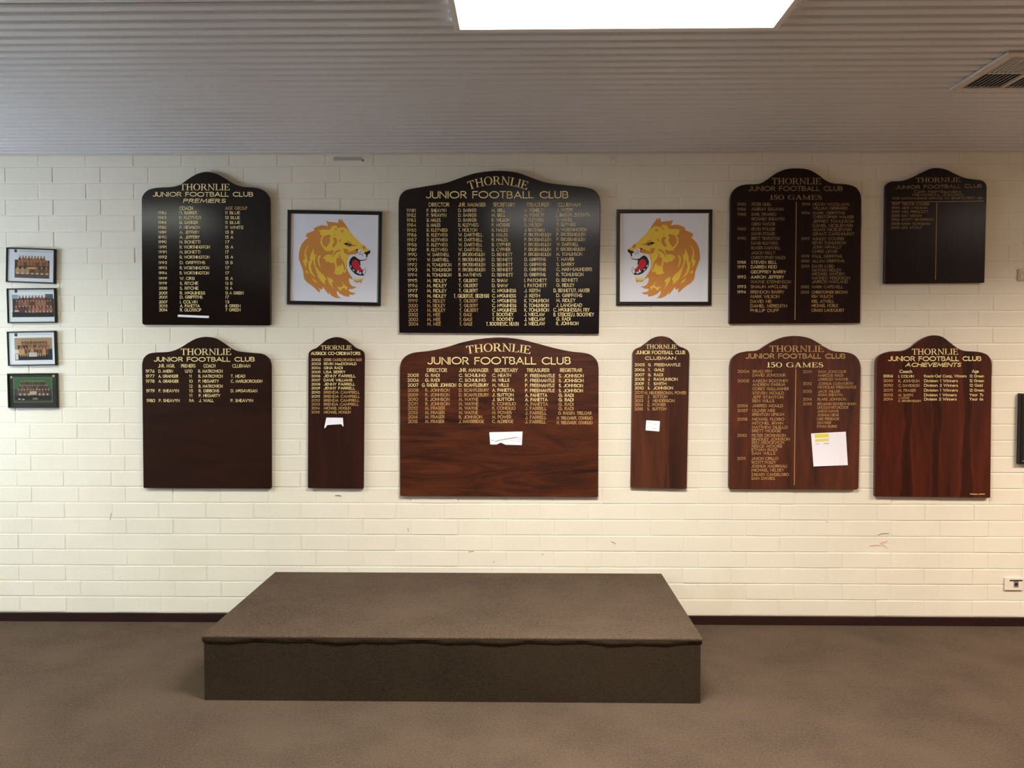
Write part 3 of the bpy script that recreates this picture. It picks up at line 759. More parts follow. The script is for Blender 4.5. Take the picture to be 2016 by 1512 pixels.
D.column('junior_manager_lettering', 588, rd, 33, nm('D. BARKER|748;D. BARKER|748;D. BARKER|748;R. KLEYWEG|766;T. HOLTON|753;W. DARTNELL|800;W. DARTNELL|800;W. DARTNELL|800;W. DARTNELL|801;P. BROEKMEULEN|820;P. BROEKMEULEN|822;P. BROEKMEULEN|823;P. BROEKMEULEN|824;B. MATHEWS|790;T. GILBERT|760;T. GILBERT|760;T. GILBERT|760'), dx=6, wt=.13, dy=-1)
D.text('junior_manager_lettering', 'T. GILBERT/E. BIDZINSKI', 548, 857, 1123, 33, wt=.12)
D.column('junior_manager_lettering', 596, rd[18:], 32, nm('T. GILBERT|760;T. GILBERT|761;T. GILBERT|764;T. GALE|708;T. GALE|710;T. GALE|711'), BZ, dx=2, wt=.14)
D.column('secretary_lettering', 880, rd, 33, nm('M. BELL|1003;M. BELL|1003;B. WILSON|1040;P. MORRIS|1040;B. HALES|1022;B. HALES|1022;B. HALES|1022;B. CYPHER|1046;B. CYPHER|1046;D. BENNETT|1062;D. BENNETT|1062;D. BENNETT|1064;D. BENNETT|1066;D. BENNETT|1067;D. SHAW|1020;D. SHAW|1022;C. M~GUINESS|1095;C. M~GUINESS|1093;C. M~GUINESS|1097;C. M~GUINESS|1097;C. M~GUINESS|1098;T. BOOTHEY|1072;T. BOOTHEY|1072'), dx=5, wt=.14, dy=-1)
D.text('secretary_lettering', 'T. BOOTHEY/C. HEATH', 832, 1117, 1368, 32, wt=.13)
D.column('treasurer_lettering', 1168, rd, 33, nm('M. TOMELTY|1343;M. TOMELTY|1340;R. KLEYWEG|1337;B. WILSON|1322;J. BATEMAN|1343;P. BROEKMEULEN|1400;P. BROEKMEULEN|1400;P. BROEKMEULEN|1400;P. BROEKMEULEN|1400;P. BROEKMEULEN|1400;D. GRIFFITHS|1355;D. GRIFFITHS|1356;D. GRIFFITHS|1355;D. GRIFFITHS|1353;I. PATCHETT|1363;I. PATCHETT|1363;J. KEITH|1304;J. KEITH|1303;K. TOMLINSON|1380;K. TOMLINSON|1382;K. TOMLINSON|1382;J. WIECLAW|1345;J. WIECLAW|1347;J. WIECLAW|1347'), dx=-2, wt=.14, dy=-2)
D.column('clubman_lettering', 1450, rd, 33, nm('J. MYERS|1593;;B. HALES|1582;R. KLEYWEG|1617;R. WORTHINGTON|1715;P. BROEKMEULEN|1700;P. BROEKMEULEN|1698;W. DARTNELL|1640;P. BROEKMEULEN|1695;M. TOMLINSON|1672;T. MAVER|1602;S. BARRY|1605;C. HAIN-SAUNDERS|1760;K. TOMLINSON|1685;D. BENNETT|1636;G. RIDLEY|1605;;D. GRIFFITHS|1674;M. RIDLEY|1614;J. LANGMEAD|1672;;;G. RADI|1570;R. JOHNSON|1640'), dx=-5, wt=.13, dy=-4)
for tx, a_, b_, yy in (('J. SMITH/H. SHEAVYN', 1437, 1740, 413), ('D. BENNETT/T. MAYER', 1422, 1738, 1075), ('C. M~GUINESS/N. FRY', 1420, 1738, 1245), ('B. STEICKE/J. BOOTHEY', 1420, 1776, 1286)): D.text('clubman_lettering', tx, a_, b_, yy, 32, wt=.13)
D.done()

# ------------------------------------------------------------------ board E: office bearers 2005-2015 (centre, bottom)
E_ = Board((770, 650), 4.32, 'honour_board', 'wide reddish brown board with horizontal grain and crumpled paper, bottom centre',
          [(74, 340), (77, 300), (92, 255), (132, 215), (200, 190), (330, 175), (470, 145), (600, 105), (750, 75), (920, 62), (1080, 75), (1230, 110), (1380, 150), (1520, 180), (1650, 195), (1712, 218), (1753, 265), (1764, 315), (1765, 350)],
          (75, 1412), (1762, 1420), M['wE'])
E_.serif('club_name_lettering', 'THORNLIE', 640, 1188, 146, 70, arch=(24, 9))
E_.text('subtitle_lettering', JFC, 312, 1527, 260, 64, wt=.14)
for tx, a_, b_ in (('DIRECTOR', 305, 475), ('JNR. MANAGER', 578, 828), ('SECRETARY', 877, 1077), ('TREASURER', 1152, 1347), ('REGISTRAR', 1437, 1625)): E_.text('column_heading', tx, a_, b_, 340, 32, wt=.13)
re_ = [384, 425, 467, 510, 550, 588, 626, 663, 701, 738, 776]
fe = [GO] * 3 + [BZ] * 8; fg = [GO] * 6 + [BZ] * 5
E_.column('year_lettering', 140, re_, 30, [(str(y_), 235 - i) for i, y_ in enumerate([2005, 2006, 2007, 2008, 2009, 2010, 2011, 2012, 2013, 2014, 2015])], fe, dx=4, wt=.13)
E_.column('director_lettering', 290, re_, 30, nm('G. RADI|412;G. RADI|412;;R. JOHNSON|498;R. JOHNSON|497;R. JOHNSON|497;R. JOHNSON|496;M. FRASER|458;M. FRASER|456;M. FRASER|454;M. FRASER|452'), fe, wt=.14)
E_.text('director_lettering', 'G. RADI/R. JOHNSON', 262, 553, 467, 30, wt=.13)
E_.column('junior_manager_lettering', 577, re_, 30, nm('C. SCHUILING|806;C. SCHUILING|806;D. SCANTLEBURY|830;D. SCANTLEBURY|832;D. SCANTLEBURY|832;M. WAYNE|742;M. WAYNE|742;M. WAYNE|740;M. WAYNE|738;R. JOHNSON|774;J. MANSBRIDGE|790'), fe, wt=.14)
E_.column('secretary_lettering', 860, re_, 30, nm('C. HEATH|1020;M. WILLS|1007;M. WILLS|1000;A. PANETTA|1048;J. SUTTON|1043;J. SUTTON|1043;K. CONIGLIO|1062;K. CONIGLIO|1058;M. POWER|1025;M. POWER|1022;C. ALDRIDGE|1040'), fg, wt=.14)
E_.column('treasurer_lettering', 1140, re_, 31, nm('P. FREEMANTLE|1393;P. FREEMANTLE|1393;P. FREEMANTLE|1391;P. FREEMANTLE|1391;A. PANETTA|1328;A. PANETTA|1330;A. PANETTA|1334;J. FARRELL|1322;J. FARRELL|1322;J. FARRELL|1322;J. FARRELL|1316'), fg, dy=3, wt=.14)
E_.column('registrar_lettering', 1426, re_, 31, nm('S. JOHNSON|1638;S. JOHNSON|1638;S. JOHNSON|1632;S. JOHNSON|1632;G. RADI|1552;G. RADI|1552;G. RADI|1552;G. RADI|1552'), fg, dx=-4, dy=4, wt=.14)
for tx, a_, b_, yy in (('G. RADI/N. TRELOAR', 1420, 1706, 705), ('N. TRELOAR/K. CONIGLIO', 1410, 1713, 747), ('N. TRELOAR/K. CONIGLIO', 1410, 1713, 787)): E_.text('registrar_lettering', tx, a_, b_, yy, 27, BZ, wt=.14)
E_.done()

# ------------------------------------------------------------------ board F: narrow, clubman
Fb = Board((1200, 650), 4.58, 'honour_board', 'narrow board with vertical planks, the right one darker, below the left-facing lion picture',
          [(206, 250), (209, 205), (235, 170), (280, 150), (330, 115), (390, 72), (465, 54), (540, 70), (590, 110), (630, 145), (680, 165), (712, 190), (721, 225), (720, 250)],
          (190, 1420), (697, 1432), M['wF'])
Fb.serif('club_name_lettering', 'THORNLIE', 328, 608, 148, 40)
Fb.text('subtitle_lettering', JFC, 238, 683, 201, 33, wt=.15)
Fb.text('category_lettering', 'CLUBMAN', 320, 600, 252, 30, wt=.15)
rf = [312, 357, 402, 442, 482, 521, 561, 599, 636, 672, 710]
ff = [GO] * 6 + [BZ] * 5
Fb.column('year_lettering', 226, rf, 29, [(str(2005 + i), 317 - i * 1.7) for i in range(11)], ff, wt=.15)
Fb.column('initial_lettering', 350, rf, 29, ['G.', 'T.', 'G.', 'J.', 'T.', 'S.', None, 'J.', 'J.', 'C.', 'S.'], ff, dx=-8, wt=.15)
Fb.column('name_lettering', 404, rf, 29, nm('FREEMANTLE|640;GALE|493;RADI|482;RAWLINSON|614;SMITH|513;JOHNSON|572;;SUTTON|520;HENDERSON|586;POWER|507;SUTTON|513'), ff, dx=-18, wt=.15)
Fb.text('name_lettering', 'M. HENDERSON/M. POWER', 316, 692, 565, 27, BZ, wt=.15)
Fb.done()

# ------------------------------------------------------------------ board G: 150 games, 1985-2003 (top)
Gb = Board((1420, 320), 4.447, 'honour_board', 'dark chocolate 150 games board split by a gold line, upper of the two',
          [(80, 345), (83, 305), (97, 260), (140, 215), (210, 192), (330, 185), (400, 150), (470, 100), (560, 60), (660, 50), (770, 62), (850, 105), (910, 150), (980, 180), (1100, 190), (1180, 215), (1219, 270), (1228, 330), (1228, 360)],
          (68, 1410), (1218, 1405), M['wG'])
Gb.serif('club_name_lettering', 'THORNLIE', 443, 873, 163, 55, GD)
Gb.text('subtitle_lettering', JFC, 237, 1062, 228, 42, GD, wt=.13)
Gb.serif('category_lettering', '150 GAMES', 428, 880, 305, 40, GD)
Gb.line('divider_line', (657, 348), (645, 1375), 5, BZ)
rg = [365, 408, 453, 494, 538, 582, 623, 664, 706, 747, 790, 832, 873, 914, 957, 1002, 1044, 1087, 1133, 1173, 1215, 1255, 1295]
gy = {0: '1985', 1: '1986', 2: '1988', 5: '1989', 7: '1990', 12: '1988', 13: '1991', 15: '1992', 17: '1993', 18: '1994'}
gm = [GD] * 12 + [GO] * 4 + [GD] + [BZ] * 6
Gb.column('year_lettering', 140, rg, 29, [(gy[i], 216) if i in gy else None for i in range(23)], [GD] * 12 + [GO] * 11, wt=.13)
Gb.column('name_lettering', 267, rg, 30, nm('PETER QUILL|440;MURRAY SULLIVAN|547;KARL DIMARIO|480;RICHARD SHEAVYN|552;GREG TAYLOR|472;KEVIN POLLER|470;GAVIN POLLER|470;BRETT TEMPLETON|513;DAVID KLEYWEG|497;ROGER DARTNELL|520;JASON KELLY|473;CHRISTOPHER HALES|561;STEVEN BELL|487;DARREN KIDD|488;GEOFFREY BARRY|566;AARON JEFFERY|549;WAYNE STEPHENSON|610;SHAUN M~CLURE|580;BRENDON BARRY|552;MARK WILSON|508;DAVID NIE|440;DANIEL MEREDITH|574;PHILLIP DUFF|505'), gm, dx=-13, wt=.13)
rg2 = [365, 400, 441, 476, 515, 552, 587, 625, 667, 703, 740, 778, 821, 862, 908, 942, 975, 1011, 1043, 1088, 1135, 1172, 1214, 1252, 1293]
gy2 = {0: '1995', 2: '1996', 8: '1997', 12: '1999', 13: '2000', 14: '2001', 19: '2002', 20: '2003'}
Gb.column('year_lettering', 703, rg2, 27, [(gy2[i], 778 - i * .5) if i in gy2 else None for i in range(25)], GD, dx=-8, wt=.13)
Gb.column('name_lettering', 803, rg2, 29, nm('HEATH WOOLLAMS|1122;WILLIAM GERRARD|1106;MARK GRIFFITHS|1083;CHRISTOPHER WALKER|1160;JEFFREY TOMLINSON|1163;DANIEL NICIEJEWSKI|1152;ADAM NICIEJEWSKI|1140;GRANT CAPENHURST|1165;ASHLEY COOPER|1075;KEVIN TOMLINSON|1090;JOHN M~NALLY|1052;CHRIS LEWIS|1017;PAUL GRIFFITHS|1058;ALLAN GRIFFITHS|1077;DAVID LORD|988;NATHAN RIDLEY|1050;MICHAEL HAYDEN|1078;MATHEW FERGUSON|1126;JARROD MAITLAND|1108;MARK CAPEWELL|1066;CHRISTOPHER BROWN|1106;KIM VULICH|975;KIEL ATWELL|988;MICHAEL NOBLE|1022;CRAIG LANDQUIST|1076'), [GD] * 20 + [BZ] * 5, dx=-13, wt=.13)
Gb.done()

# ------------------------------------------------------------------ board H: 150 games, 2004-2015 (bottom)
Hb = Board((1420, 650), 4.583, 'honour_board', 'red-brown 150 games board with a sheet of paper taped on its lower right, bottom row',
          [(76, 360), (79, 315), (96, 258), (150, 212), (230, 192), (330, 182), (400, 140), (480, 95), (570, 62), (680, 52), (790, 70), (870, 110), (950, 160), (1020, 190), (1130, 200), (1200, 222), (1244, 272), (1259, 330), (1260, 370)],
          (68, 1435), (1240, 1440), M['wH'], 22)
Hb.serif('club_name_lettering', 'THORNLIE', 435, 925, 168, 58, BZ)
Hb.text('subtitle_lettering', JFC, 222, 1120, 234, 46, BZ, wt=.15)
Hb.serif('category_lettering', '150 GAMES', 413, 920, 313, 45, GO)
Hb.line('divider_line', (673, 352), (658, 1395), 5, BZ)
rh = [372, 406, 457, 491, 529, 567, 604, 638, 682, 725, 760, 803, 839, 876, 908, 950, 983, 1013, 1047, 1079, 1111, 1157, 1192, 1227, 1262, 1302, 1337]
hy = {0: '2004', 2: '2005', 8: '2006', 9: '2007', 11: '2008', 15: '2010', 21: '2011'}
Hb.column('year_lettering', 148, rh, 28, [(hy[i], 253 - i * 1.6) if i in hy else None for i in range(27)], BZ, dx=-8, wt=.13)
Hb.column('name_lettering', 283, rh, 28, nm('BRAD FRY|460;DAVID JONCOUR|578;AARON BOOTHEY|603;ANDREW FARINA|577;COREY GALLAGHER|610;STEVEN MOULD|565;JEFF STANTON|560;BEN WILLS|478;JARRED MOULD|556;OLIVER MEE|485;BRENTON UPSON|565;MICHAEL FLORIO|568;MITCHEL IRWIN|558;MATTHEW DiLELLO|600;BRETT HODGE|537;PETER DICKINSON|580;BRADLEY JOHNSON|617;BEN MIOCEVICH|566;REECE MOORE|550;ETHAN RADI|505;SAM WILLS|488;JASON CIRILLO|515;SCOTT FOLEY|492;JOSHUA MADRIGALI|593;MICHAEL NELSEY|566;ZAKARY CANDELORO|610;SAM DAVIES|483'), BZ, dx=-12, wt=.13)
rh2 = [374, 408, 443, 482, 514, 552, 583, 623, 665, 697, 731, 765, 800, 834, 868]
hy2 = {0: '2011', 3: '2012', 5: '2013', 7: '2014', 8: '2015'}
Hb.column('year_lettering', 737, rh2, 27, [(hy2[i], 815) if i in hy2 else None for i in range(15)], BZ, wt=.12)
Hb.column('name_lettering', 874, rh2, 26, nm('SAM JONCOUR|1127;MARCUS RADI|1098;JARROD WAYNE|1145;JOSHUA CUSWORTH|1188;NICHOLAS FREEMANTLE|1218;JACK MILLER|1072;ADAM SHEAVYN|1095;BLAKE JOHNSON|1125;BENJAMIN KENNEDY-SMITH|1215;LINCOLN HITCHCOCK|1147;JAXON WAYNE|1058;JOSHUA NIENK|1062;LUKE PRESEMOR|1062;LIAM RADI|988;ETHAN BURKE|1045'), BZ, dx=-10, wt=.12)
Hb.done()

# ------------------------------------------------------------------ board I: memorial award (top row, far right)
I_ = Board((1700, 310), 5.215, 'honour_board', 'small dark memorial award board with an empty right half, top right',
          [(230, 340), (233, 300), (247, 270), (290, 245), (400, 238), (500, 205), (600, 155), (690, 115), (760, 107), (850, 122), (950, 170), (1050, 210), (1150, 225), (1220, 236), (1257, 265), (1268, 300), (1268, 340)],
          (216, 1296), (1245, 1286), M['wI'])
I_.serif('club_name_lettering', 'THORNLIE', 538, 995, 233, 48, GD, slope=-.012)
I_.text('subtitle_lettering', JFC, 330, 1215, 307, 36, GD, wt=.14, slope=-.017)
I_.text('category_lettering', 'Colin Hain-Saunders', 520, 1000, 350, 30, GD, wt=.12)
I_.text('category_lettering', 'MEMORIAL AWARD', 500, 1025, 384, 24, GD, wt=.14)
I_.text('category_lettering', 'FOR OUTSTANDING SERVICE TO SPORTS FIRST AID', 300, 1220, 421, 22, GD, wt=.14, slope=-.006)
I_.line('divider_line', (285, 460), (1230, 448), 4, BZ); I_.line('divider_line', (753, 468), (738, 1250), 5, BZ)
ri = [480, 518, 557, 598, 637, 680, 720]
I_.column('year_lettering', 292, ri, 29, [(t_, 371) for t_ in '1997 1999 2001 2005 2006 2008 2010'.split()], GD, dx=-10, wt=.15)
I_.column('name_lettering', 395, ri, 28, nm('TREVOR COOPER|675;MICK ATKINSON|655;WILL PRESCOTT|667;RAY WENCH|595;SCOTT HENDERSON|720;KARA SCHUILING|685;LES STOUT|605'), GD, dx=-6, wt=.14)
I_.done()

# ------------------------------------------------------------------ board J: achievements (bottom row, far right)
Jb = Board((1700, 640), 4.2, 'honour_board', 'glossy reddish achievements board with two dark vertical figures in its grain, bottom right',
          [(103, 350), (106, 305), (122, 265), (160, 237), (230, 218), (330, 212), (400, 180), (470, 125), (540, 92), (600, 85), (660, 100), (720, 145), (780, 190), (840, 213), (950, 221), (1020, 242), (1054, 282), (1063, 325), (1063, 360)],
          (95, 1420), (1052, 1430), M['wJ'])
Jb.serif('club_name_lettering', 'THORNLIE', 400, 782, 220, 50)
Jb.text('subtitle_lettering', JFC, 203, 975, 278, 40, wt=.17)
Jb.text('category_lettering', 'ACHIEVEMENTS', 345, 803, 328, 34, wt=.18, slant=.25)
Jb.text('column_heading', 'Coach', 296, 402, 383, 27, wt=.16); Jb.text('column_heading', 'Age', 895, 953, 381, 27, wt=.16)
rj = [421, 460, 498, 538, 577, 612]
jm = [GO] + [BZ] * 5
Jb.column('year_lettering', 163, rj, 25, [(t_, 243) for t_ in '2006 2010 2010 2011 2013 2014'.split()], jm, wt=.17)
Jb.column('coach_lettering', 288, rj, 25, nm('I. COLVIN|417;R. JOHNSON|462;C. DAVIDSON|463;M. FRASER|433;M. SMITH|408'), jm, wt=.15, dy=2)
Jb.text('coach_lettering', 'J. MONK', 290, 380, 603, 15, BZ, wt=.17); Jb.text('coach_lettering', 'C. BROEKMEULEN', 286, 475, 627, 18, BZ, wt=.17)
Jb.column('result_lettering', 500, rj, 26, nm('Knock-Out Comp. Winners|853;Division 1 Winners|780;Division 3 Winners|781;Division 1 Winners|780;Division 1 Winners|770;Division 2 Winners|770'), GO, wt=.14)
Jb.column('age_lettering', 876, rj, 26, nm('12 Green|995;12 Green|995;12 Gold|986;12 Green|995;Year 7s|990;Year 6s|990'), GO, wt=.14)
Jb.line('maker_mark', (884, 1396), (940, 1399), 8, BZ); Jb.line('maker_mark', (956, 1398), (1000, 1397), 8, BZ)
Jb.done()

# ------------------------------------------------------------------ notes stuck on the boards
def paper(name, label, board, quad, curl=0.004, nx=10, ny=6, bottom=None, marks=()):
    """quad TL TR BR BL in the board's traced units"""
    k, og = board.k, board.o
    q = [Vector((og[0] + a / k, og[1] + b_ / k)) for a, b_ in quad]
    V, Fc = [], []
    def pt(u, v, lift=0.0):
        p = (q[0] * (1 - u) + q[1] * u) * (1 - v) + (q[3] * (1 - u) + q[2] * u) * v
        yy = board.yf - 0.0014 - curl * v * v * (0.6 + .4 * math.sin(u * 5.0)) - lift
        return wp(p.x, p.y, yy)
    base = pt(.5, 1); 
    for j in range(ny + 1):
        for i in range(nx + 1):
            u, v = i / nx, j / ny
            if bottom: v = v * bottom(u)
            V.append(tuple(pt(u, v)))
    for j in range(ny):
        for i in range(nx):
            n = j * (nx + 1) + i; Fc.append((n, n + nx + 1, n + nx + 2, n + 1))
    t = empty(name, base, label, 'paper note', 'notes stuck on the boards')
    o = mk('sheet', V, Fc, M['paper'], t, smooth=False)
    sm = o.modifiers.new('thickness', 'SOLIDIFY'); sm.thickness = 0.0003
    for (u0, v0, u1, v1, rgb) in marks:
        key = 'ink%d_%d_%d' % rgb
        if key not in M: M[key] = plain(key, rgb, .8)
        Vm, Fm = [], []
        for i in range(9):
            u = u0 + (u1 - u0) * i / 8
            Vm += [tuple(pt(u, v0, .0012)), tuple(pt(u, v1, .0012))]
            if i: Fm.append((2 * i - 2, 2 * i - 1, 2 * i + 1, 2 * i))
        mk('printed_mark', Vm, Fm, M[key], o)
    return t
paper('paper_strip', 'thin white paper strip under the last row of the premiers board', A, [(400, 1332), (674, 1342), (672, 1362), (400, 1351)], .002, 8, 2)
paper('paper_note', 'white paper with a drooping torn lower edge on the narrow coordinators board', C, [(378, 788), (527, 790), (532, 868), (358, 884)], .006, 24, 5,
      bottom=lambda u: 1.0 if u < .06 or u > .95 else (.72 + 4 * max(0, .13 - u) + 4 * max(0, u - .9) if (u < .13 or u > .9) else .72))
tE = paper('paper_note', 'crumpled white paper strip with a notched lower edge on the wide centre board', E_, [(835, 868), (1118, 862), (1112, 978), (843, 972)], .004, 24, 6,
      bottom=lambda u: 1 - .17 * max(0, 1 - abs(u - .34) / .14), marks=[(.03, .62, .12, .7, (205, 202, 214)), (.62, .62, .8, .66, (214, 210, 220)), (.84, .45, .97, .48, (196, 190, 204)), (.84, .58, .97, .61, (200, 195, 206)), (.84, .71, .97, .74, (200, 195, 206))])
Vq, Fq = [], []
def eq(u, v, l): 
    x = 835 + 283 * u; yq = 866 + 110 * v
    return tuple(wp(770 + x / 4.32, 650 + yq / 4.32, E_.yf - l))
prof_f = [(.14, .66, .28, .56), (.34, .52, .44, .46), (.56, .40, .62, .37), (.78, .30, .80, .30)]
cr = [(.14, .60), (.32, .48), (.55, .37), (.80, .26)]
for i, (u, v) in enumerate(cr):
    Vq += [eq(u, v, .0042), eq(u + .02, v + .09, .009), eq(u + .04, v + .17, .0044)]
    if i:
        n = 3 * i; Fq += [(n - 3, n - 2, n + 1, n), (n - 2, n - 1, n + 2, n + 1)]
mk('crease', Vq, Fq, M['paper'], tE)
paper('paper_note', 'small white handwritten card on the narrow planked board', Fb, [(331, 812), (455, 820), (449, 914), (325, 903)], .003, 6, 4,
      marks=[(.15, .2, .45, .235, (206, 200, 214)), (.55, .3, .8, .335, (206, 200, 214)), (.08, .66, .2, .69, (190, 180, 200)), (.5, .72, .72, .76, (170, 160, 184))])
paper('paper_sheet', 'larger white sheet with yellow highlighted lines on the red-brown 150 games board', Hb, [(810, 932), (1124, 916), (1142, 1218), (832, 1230)], .008, 10, 10,
      marks=[(.105, .03, .50, .135, (240, 222, 70)), (.11, .175, .50, .255, (240, 224, 110)), (.34, .05, .49, .11, (205, 190, 60)), (.12, .06, .16, .12, (214, 200, 70)), (.34, .19, .49, .24, (180, 164, 70)), (.12, .2, .2, .225, (200, 184, 70)), (.11, .318, .22, .332, (190, 184, 160)), (.34, .315, .50, .33, (150, 144, 130))])

# ------------------------------------------------------------------ framed pictures
def tess(poly):
    return tessellate_polygon([[Vector((p[0], p[1], 0)) for p in poly]])

class Print:
    """flat printed picture: coloured shapes on one sheet"""
    def __init__(s, fn): s.fn, s.V, s.F, s.C, s.lay = fn, [], [], [], 0
    def poly(s, pts, rgb, step=True):
        if step: s.lay += 1
        n = len(s.V); s.V += [tuple(s.fn(p[0], p[1], s.lay)) for p in pts]
        for t_ in tess(pts): s.F.append(tuple(n + i for i in t_)); s.C.append(s2l(rgb))

def frame(name, label, quad, depth, bw, mats, group, gilt=False, cat='picture', glazed=True):
    """quad TL TR BR BL pixels of the frame's front face; returns root and a map from (u,v) inside it"""
    c = [wp(px, py, -depth) for px, py in quad]
    base = (c[2] + c[3]) / 2; base.y = -0.003
    t = empty(name, base, label, cat, group)
    ux = ((c[1] - c[0]) + (c[2] - c[3])) / 2; W = ux.length; ux.normalize()
    uz = Vector((-ux.z, 0, ux.x)); Hh = (((c[0] - c[3]) + (c[1] - c[2])) / 2).length
    ctr = (c[0] + c[1] + c[2] + c[3]) / 4
    def L(u, v, y): p = ctr + ux * u + uz * v; return (p.x, y, p.z)
    a, b_ = W / 2, Hh / 2
    yb, yf = -0.003, -depth
    def rail(o0, o1, i0, i1):
        V = [L(*o0, yb), L(*o1, yb), L(*i1, yb), L(*i0, yb), L(*o0, yf + .003), L(*o1, yf + .003), L(*i1, yf + .004), L(*i0, yf + .004)]
        k = .25
        m0 = (o0[0] * (1 - k) + i0[0] * k, o0[1] * (1 - k) + i0[1] * k); m1 = (o1[0] * (1 - k) + i1[0] * k, o1[1] * (1 - k) + i1[1] * k)
        k = .7
        n0 = (o0[0] * (1 - k) + i0[0] * k, o0[1] * (1 - k) + i0[1] * k); n1 = (o1[0] * (1 - k) + i1[0] * k, o1[1] * (1 - k) + i1[1] * k)
        V += [L(*m0, yf), L(*m1, yf), L(*n0, yf), L(*n1, yf)]
        Fc = [(0, 1, 5, 4), (4, 5, 9, 8), (8, 9, 11, 10), (10, 11, 6, 7), (7, 6, 2, 3), (3, 2, 1, 0), (0, 4, 8, 10, 7, 3), (1, 2, 6, 11, 9, 5)]
        return fixn(mk('frame_rail', V, Fc, M['black_frame'], t))
    O = [(-a, b_), (a, b_), (a, -b_), (-a, -b_)]; I = [(-a + bw, b_ - bw), (a - bw, b_ - bw), (a - bw, -b_ + bw), (-a + bw, -b_ + bw)]
    for i in range(4): rail(O[i], O[(i + 1) % 4], I[i], I[(i + 1) % 4])
    if gilt:
        for s_ in (-1, 1):
            x0, x1 = sorted((s_ * (a - bw), s_ * (a - bw - .004)))
            V = [L(x0, -b_ + bw, yf + .0075), L(x1, -b_ + bw, yf + .0075), L(x1, b_ - bw, yf + .0075), L(x0, b_ - bw, yf + .0075)]
            V += [(p[0], yf + .011, p[2]) for p in V]
            fixn(mk('gilt_slip', V, [(0, 1, 2, 3), (7, 6, 5, 4), (0, 4, 5, 1), (1, 5, 6, 2), (2, 6, 7, 3), (3, 7, 4, 0)], M['gilt'], t))
    ys = yf + .011
    V = [L(-a + bw * .8, -b_ + bw * .8, ys), L(a - bw * .8, -b_ + bw * .8, ys), L(a - bw * .8, b_ - bw * .8, ys), L(-a + bw * .8, b_ - bw * .8, ys)]
    V += [(p[0], -0.0034, p[2]) for p in V]
    mb = fixn(mk('mount_board', V, [(0, 1, 2, 3), (7, 6, 5, 4), (0, 4, 5, 1), (1, 5, 6, 2), (2, 6, 7, 3), (3, 7, 4, 0)], mats, t))
    yg = yf + .0062
    if glazed:
        V = [L(-a + bw, -b_ + bw, yg), L(a - bw, -b_ + bw, yg), L(a - bw, b_ - bw, yg), L(-a + bw, b_ - bw, yg)]
        mk('glass', V, [(0, 1, 2, 3)], M['glass'], t)
    f = lambda u, v, lay=0: L(-a + 2 * a * u, b_ - 2 * b_ * v, ys - .0002 - .00006 * lay)
    return t, f, mb

